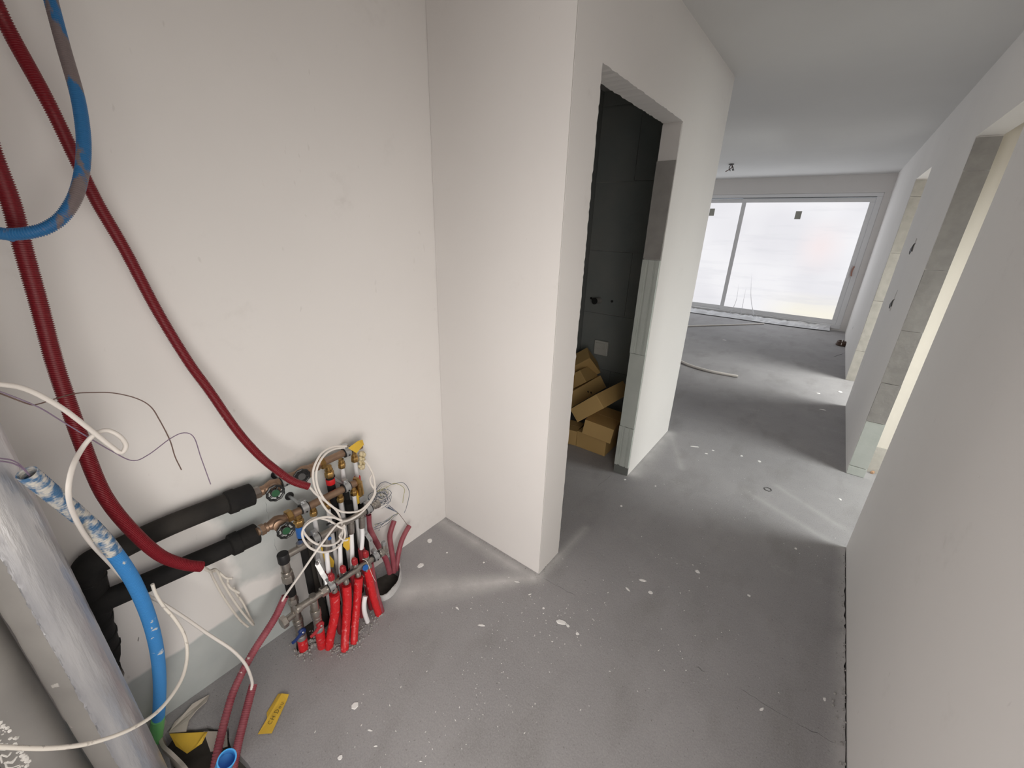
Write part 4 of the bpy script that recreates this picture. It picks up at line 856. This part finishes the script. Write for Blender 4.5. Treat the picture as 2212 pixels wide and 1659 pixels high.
# rubble round the sleeves and along the right wall
b = MB()
for k in range(90):
    u = random.random(); p = PZ(640+u*85+random.gauss(0, 4), 1414-u*62+random.gauss(0, 5)); r = random.uniform(.003, .0085); b.lump((p.x, p.y, r*.3), r)
for k in range(70):
    px, py = random.choice(((712, 1396), (746, 1402), (766, 1388), (818, 1326), (690, 1390), (655, 1408))); p = PZ(px+random.gauss(0, 9), py+random.gauss(0, 4)); r = random.uniform(.002, .006); b.lump((p.x, p.y, r*.4), r)
for k in range(420):
    px, py = random.choice(((700, 1385), (730, 1402), (760, 1390), (785, 1360), (660, 1412), (690, 1370), (775, 1375), (745, 1405), (800, 1345), (712, 1330)))
    p = PZ(px+random.gauss(0, 13), py+random.gauss(0, 7)); r = random.uniform(.0012, .0045)
    b.lump((p.x, p.y, r*.4), r)
for k in range(160):
    yy = random.uniform(.6, 2.45); r = random.uniform(.0012, .0045)*(1.3 if yy < 1.6 else .7); b.lump((XR-abs(random.gauss(0, .014))-.004, yy, r*.3), r)
for k in range(90):
    xx = random.uniform(XL, XD); r = random.uniform(.001, .003); b.lump((xx, YC-abs(random.gauss(0, .008))-.002, r*.3), r)
for k in range(50): r = random.uniform(.001, .0035); b.lump((XD+random.gauss(.02, .03), YC+random.uniform(-.08, .2), r*.3), r)
b.build('concrete_crumbs', M['rubble'], kind='stuff', label='grey concrete crumbs along the wall feet and round the red sleeves', cat='rubble', smooth=False)
b = MB()
for k in range(330):
    px, py = random.choice(((1100, 1330), (1150, 1380), (1230, 1350), (1000, 1500), (1500, 1250), (1600, 1020), (1450, 1450), (900, 1560), (1650, 1120), (1150, 1290)))
    p = PZ(px+random.gauss(0, 95), py+random.gauss(0, 60))
    if p.x > XR-.02 or p.x < -1.2: continue
    if p.x < XD+.01 and YC-.02 < p.y < 3.3: continue
    r = random.uniform(.0006, .0021); q = random.uniform(0, 3.14); e = random.uniform(1, 3.)
    b.add([V((p.x, p.y, .0005))+V((math.cos(q+a_)*r*(e if a_ in (0, 3.14) else 1), math.sin(q+a_)*r*(e if a_ in (0, 3.14) else 1), 0)) for a_ in (0, 1.57, 3.14, 4.71)]+[V((p.x, p.y, .0022))], [(0, 1, 4), (1, 2, 4), (2, 3, 4), (3, 0, 4)])
b.build('plaster_dust', M['chip'], kind='stuff', label='tiny white plaster specks scattered over the floor', cat='dust', smooth=False, fix=False)
cl = [(908, 1222, .020, 1.3, 'big white plaster chip on the floor right of the foam edged pit'), (928, 1168, .019, 1.2, 'white plaster chip on the floor close to the wall corner'), (1212, 1344, .021, 1.5, 'largest white plaster flake in the middle of the floor'),
      (766, 1525, .018, 1., 'white plaster chip on the floor right of the yellow tag'), (735, 1637, .013, 1., 'white plaster chip near the bottom edge of the photo'), (1507, 1235, .017, 1., 'round white plaster chip on the floor opposite the closet door')]
chips_ = cl + [(x_, y_, r, e, None) for x_, y_, r, e in ((966, 1194, .008, 1), (1045, 1215, .008, 1), (1227, 1352, .010, 1.3), (1247, 1369, .010, 1.2), (1174, 1314, .008, 1), (1041, 1351, .011, 2.4), (988, 1314, .008, 2), (1405, 1280, .013, 1.2), (1388, 1254, .013, 1.8), (1719, 1185, .011, 1.3), (1618, 1287, .009, 1.4), (1640, 997, .017, 1.2),
          (1526, 980, .012, 1.4), (1540, 973, .012, 1.3), (1602, 985, .014, 1.2), (1815, 1079, .013, 1.4), (1350, 1036, .012, 1), (1416, 1050, .009, 1), (1342, 1093, .012, 1), (1781, 1511, .009, 1.6), (1645, 1532, .008, 1.8), (1500, 965, .02, 3.), (1815, 847, .03, 1.2), (1768, 850, .022, 1.3), (1565, 735, .025, 1.6), (1776, 885, .022, 2.), (1356, 1273, .01, 2.), (1117, 1257, .008, 2.4), (1145, 1284, .006, 2), (799, 1578, .006, 2.2), (812, 1612, .005, 2)) ]
MARKS = (('wall corner', V((XD, YC, 0))), ('closet door jamb', V((XD, D1, 0))), ('dark ring', PZ(1659, 1057)), ('first doorway', V((XR, 3.1, 0))),
         ('second doorway', V((XR, 5.4, 0))), ('yellow floor tag', PZ(590, 1545)), ('near right wall', V((XR, 1.5, 0))), ('foam edged pit', PZ(845, 1255)))
near = {}
for q, c_ in enumerate(chips_):
    p = PZ(c_[0], c_[1]); k = min(range(len(MARKS)), key=lambda k: (MARKS[k][1]-p).length); near.setdefault(k, []).append(((MARKS[k][1]-p).length, q))
ORD = ['nearest', 'second nearest', 'third nearest', 'fourth nearest', 'fifth nearest', 'sixth nearest', 'seventh nearest', 'eighth nearest', 'ninth nearest', 'tenth nearest', 'eleventh nearest', 'twelfth nearest']
auto = {}
for k, L_ in near.items():
    for n_, (_, q) in enumerate(sorted(L_)): auto[q] = 'small white plaster chip on the floor, %s to the %s' % (ORD[n_], MARKS[k][0])
for q, (px, py, r, e, lb) in enumerate(chips_):
    q_id = q; p = PZ(px, py); n = random.randint(6, 8); q0 = random.uniform(0, 6); ang = random.uniform(0, 3.14); b = MB()
    if e > 2: ang = .5
    lo = []
    for k in range(n):
        q = q0+2*PI*k/n; rr = r*random.uniform(.6, 1.)*.85; x_, y_ = rr*e*math.cos(q), rr*math.sin(q)/max(1, e*.7)
        lo.append(V((p.x+x_*math.cos(ang)-y_*math.sin(ang), p.y+x_*math.sin(ang)+y_*math.cos(ang), 0)))
    h_ = max(.0015, r*.16); up = [p+(v_-p)*.85 for v_ in lo]
    b.add([V((v_.x, v_.y, .0003)) for v_ in lo]+[V((v_.x, v_.y, h_)) for v_ in up], [tuple(reversed(range(n))), tuple(range(n, 2*n))]+[(i, (i+1) % n, (i+1) % n+n, i+n) for i in range(n)])
    b.build('plaster_chip', M['chip'], smooth=False, label=lb or auto[q_id], cat='chip', group='plaster chips on the floor')
MB().ring(PZ(1659, 1057, .002), UP, .021, .0022, 24, 6).build('ring_washer', M['gasket'], label='thin dark ring lying on the floor between the doorways', cat='ring')

# ================================================================== CLOSET: BOXES, PLATE, PIPE
BX = [([-1.1408, 2.6377, 0.0672], [0, 0, 0.0055], [0.2421, 0.2144, 0.1334], 'cardboard box on the closet floor, lowest on the right of the pile'),
      ([-1.3951, 2.5962, 0.0632], [0, 0, 0.1603], [0.2408, 0.174, 0.1248], 'cardboard box on the closet floor at the door edge'),
      ([-1.1107, 2.6687, 0.1976], [-0.0421, 0.124, 0.1675], [0.22, 0.3489, 0.1172], 'cardboard box lying on the lowest right box'),
      ([-1.1329, 2.6092, 0.3968], [-0.0492, -0.7356, -0.0386], [0.2569, 0.4169, 0.1087], 'tilted cardboard box with a pale end in front of the pile'),
      ([-1.4171, 2.8091, 0.3212], [-0.2361, -0.5626, 1.0306], [0.3739, 0.2229, 0.1112], 'tilted cardboard box with two black marks behind the pale ended one'),
      ([-1.449, 2.850, 0.4305], [-0.0209, -0.6602, -0.0063], [0.2103, 0.20, 0.1074], 'small tilted cardboard box half hidden by the door edge'),
      ([-1.484, 2.926, 0.501], [0.5085, -0.5118, 0.5422], [0.248, 0.150, 0.186], 'topmost cardboard box of the pile, below the wall plate')]
def rv(r):
    r = V(r); return Matrix.Rotation(r.length, 3, r.normalized()) if r.length > 1e-6 else Matrix.Identity(3)
for k, (c, r, d, lb) in enumerate(BX):
    R_ = rv(r); c = V(c); h_ = V(d)/2
    t = thing('cardboard_box', c-R_ @ V((0, 0, h_.z)), lb, 'box', 'cardboard boxes in the closet')
    MB().box(c-h_, c+h_, R_).build('carton', M['card'], t, smooth=False, bevel=.003)
    b = MB()
    for sx in (-1, 1):     # flap seam of the lid
        lo = V((-h_.x*.98, sx*.0012-.0008, h_.z)); hi = V((h_.x*.98, sx*.0012+.0008, h_.z+.0008))
        P = [c + R_ @ V((x_, y_, z_)) for x_ in (lo.x, hi.x) for y_ in (lo.y, hi.y) for z_ in (lo.z, hi.z)]
        b.add(P, [(0, 1, 3, 2), (4, 6, 7, 5), (0, 4, 5, 1), (2, 3, 7, 6), (0, 2, 6, 4), (1, 5, 7, 3)])
    b.build('lid_seam', M['card_tape'], t, smooth=False)
    if k == 4:
        for j in (0, 1):
            b = MB(); q = c + R_ @ V((.02+j*.02, -h_.y-.0006, -.01-j*.018)); b.box(q-V((.004, .004, .007)), q+V((.004, .004, .007)), R_); b.build('printed_mark', M['dark_mark'], t, smooth=False)
q = PY(1300, 751, 3.12); t = thing('wall_plate', V((q.x, 3.127, q.z-.06)), 'pale square plate on the closet back wall above the boxes', 'plate')
MB().box((q.x-.062, 3.095, q.z-.062), (q.x+.062, 3.128, q.z+.062)).build('plate_body', M['switch'], t, smooth=False, bevel=.008)
MB().box((q.x-.045, 3.090, q.z-.005), (q.x+.045, 3.096, q.z+.045)).build('plate_flap', M['switch'], t, smooth=False, bevel=.003)
q = PY(1293, 649, 3.11); t = thing('pipe_stub', V((q.x, 3.12, q.z)), 'dark pipe stub sticking out of the closet back wall', 'pipe')
MB().cyl((q.x, 3.128, q.z), (q.x-.01, 3.06, q.z), .025, 16, bev=.003).build('stub', M['raw'], t)
MB().cyl((q.x-.01, 3.062, q.z), (q.x-.011, 3.055, q.z), .027, 16).build('stub_cap', M['rubber'], t)
for k, (px, py, r) in enumerate(((1277, 644, .009), (1322, 651, .010))):
    q = PY(px, py, 3.126); MB().cyl((q.x, 3.122, q.z), (q.x, 3.128, q.z), r, 10).build('wall_plug', M['rubber'], label=['dark wall plug left of the closet pipe stub', 'dark wall plug right of the closet pipe stub'][k], cat='plug')

# ================================================================== FAR END
b = MB(); S = resample(spline([(-2.6, 9.02, .01), (-2.0, 8.98, .01), (-1.4, 8.99, .01), (-.8, 8.97, .01), (-.2, 9.0, .01), (.20, 9.06, .01)]), 60); prev = None
for i, p in enumerate(S):
    hh = [.004, .03+.025*random.random(), .012+.012*random.random(), .035+.03*random.random(), .05+.03*random.random()]
    row = [p+V((random.uniform(-.01, .01), o_, h_)) for o_, h_ in zip((-.10, -.05, 0., .05, .10), hh)]
    k = len(b.v); b.v += row
    if i: b.f += [(k-5+j, k-4+j, k+j+1, k+j) for j in range(4)]
b.build('plastic_film', M['film'], label='crumpled protective film lying along the foot of the sliding window', cat='film', smooth=False, fix=False)
t = thing('film_folds', (-1.45, 9.1, .05), 'stretched film folds rising from the window foot over the pane', 'film')
for (x0, y0), (x1, y1), (x2, y2) in (((1574, 684), (1590, 650), (1596, 612)), ((1599, 686), (1606, 650), (1612, 620)), ((1628, 682), (1622, 640), (1624, 590)), ((1640, 688), (1628, 674), (1622, 645))):
    MB().tube([PY(x0, y0, 9.04), PY(x1, y1, 9.14), PY(x2, y2, 9.165)], lambda u: .006*(1.05-u), 6, step=.03).build('film_fold', M['film'], t)
cable('thin white tube on the floor under the living room window', [(1470, 705), (1530, 703), (1600, 701), (1650, 699)], .012, M['cable'], lambda a_, b_: PZ(a_, b_, .012))
cable('short white cable lying on the lit floor past the closet', [(1462, 776), (1490, 789), (1530, 801), (1565, 808), (1594, 813)], .016, M['cable'], lambda a_, b_: PZ(a_, b_, .016))
q = PZ(1816, 746, .0); t = thing('cable_coil', q, 'dark brown flat coil on the floor beside the right wall', 'coil')
b = MB()
for k in range(3): b.ring(q+V((random.uniform(-.01, .01), random.uniform(-.01, .01), .02+.018*k)), V((random.uniform(-.1, .1), random.uniform(-.1, .1), 1)), .06-.008*k, .016, 22, 8)
b.lathe(q, q+UP, [(0.001, .05), (.03, .045)], 16).build('coil', M['brownplastic'], t)
MB().tube([q+V((.0, -.08, .02)), q+V((.0, -.04, .075)), q+V((.0, .04, .075)), q+V((.005, .08, .02))], .005, 6).build('tie', M['cable'], t)
q = PZ(1580, 354, ZC); t = thing('ceiling_wires', q-UP*.06, 'short dark wire ends poking out of the living room ceiling', 'wires')
for k in range(5):
    MB().tube([q, q+V((random.uniform(-.03, .03), random.uniform(-.03, .03), -.05)), q+V((random.uniform(-.07, .07), random.uniform(-.07, .07), -.05-.05*random.random()))], .006, 6, step=.02).build('wire_end', M['wire_brown'] if k % 2 else M['gasket'], t)
MB().cyl(q, q-UP*.012, .035, 16).build('ceiling_box', M['gasket'], t)
for k, (px, py, lb) in enumerate(((1975, 530, 'wire ends in the upper chased slot of the right wall'), (1930, 650, 'wire ends in the lower chased slot of the right wall'))):
    q = PX(px, py, XR+.004); t = thing('slot_wires', q, lb, 'wires')
    for j in range(3):
        MB().tube([q+V((.03, -.03+.03*j, .02)), q+V((-.004, -.03+.03*j, .012-.012*j)), q+V((-.009, -.035+.03*j, -.02-.012*j)), q+V((-.004, -.02+.03*j, -.04-.012*j))], .0038, 6, step=.01).build('wire_end', M['wire_grey'] if j % 2 else M['gasket'], t)
for k in range(6):
    q = PZ(1886+random.uniform(-5, 4), 1013+random.uniform(-6, 8), .01); b = MB(); b.lump(q, .012); b.build('rubble_piece', mat('reddish_rubble', (.42, .26, .16), .9) if k == 0 else bpy.data.materials['reddish_rubble'], smooth=False, label='small reddish rubble piece on the floor of the first side room', cat='rubble', group='reddish rubble inside the first doorway')
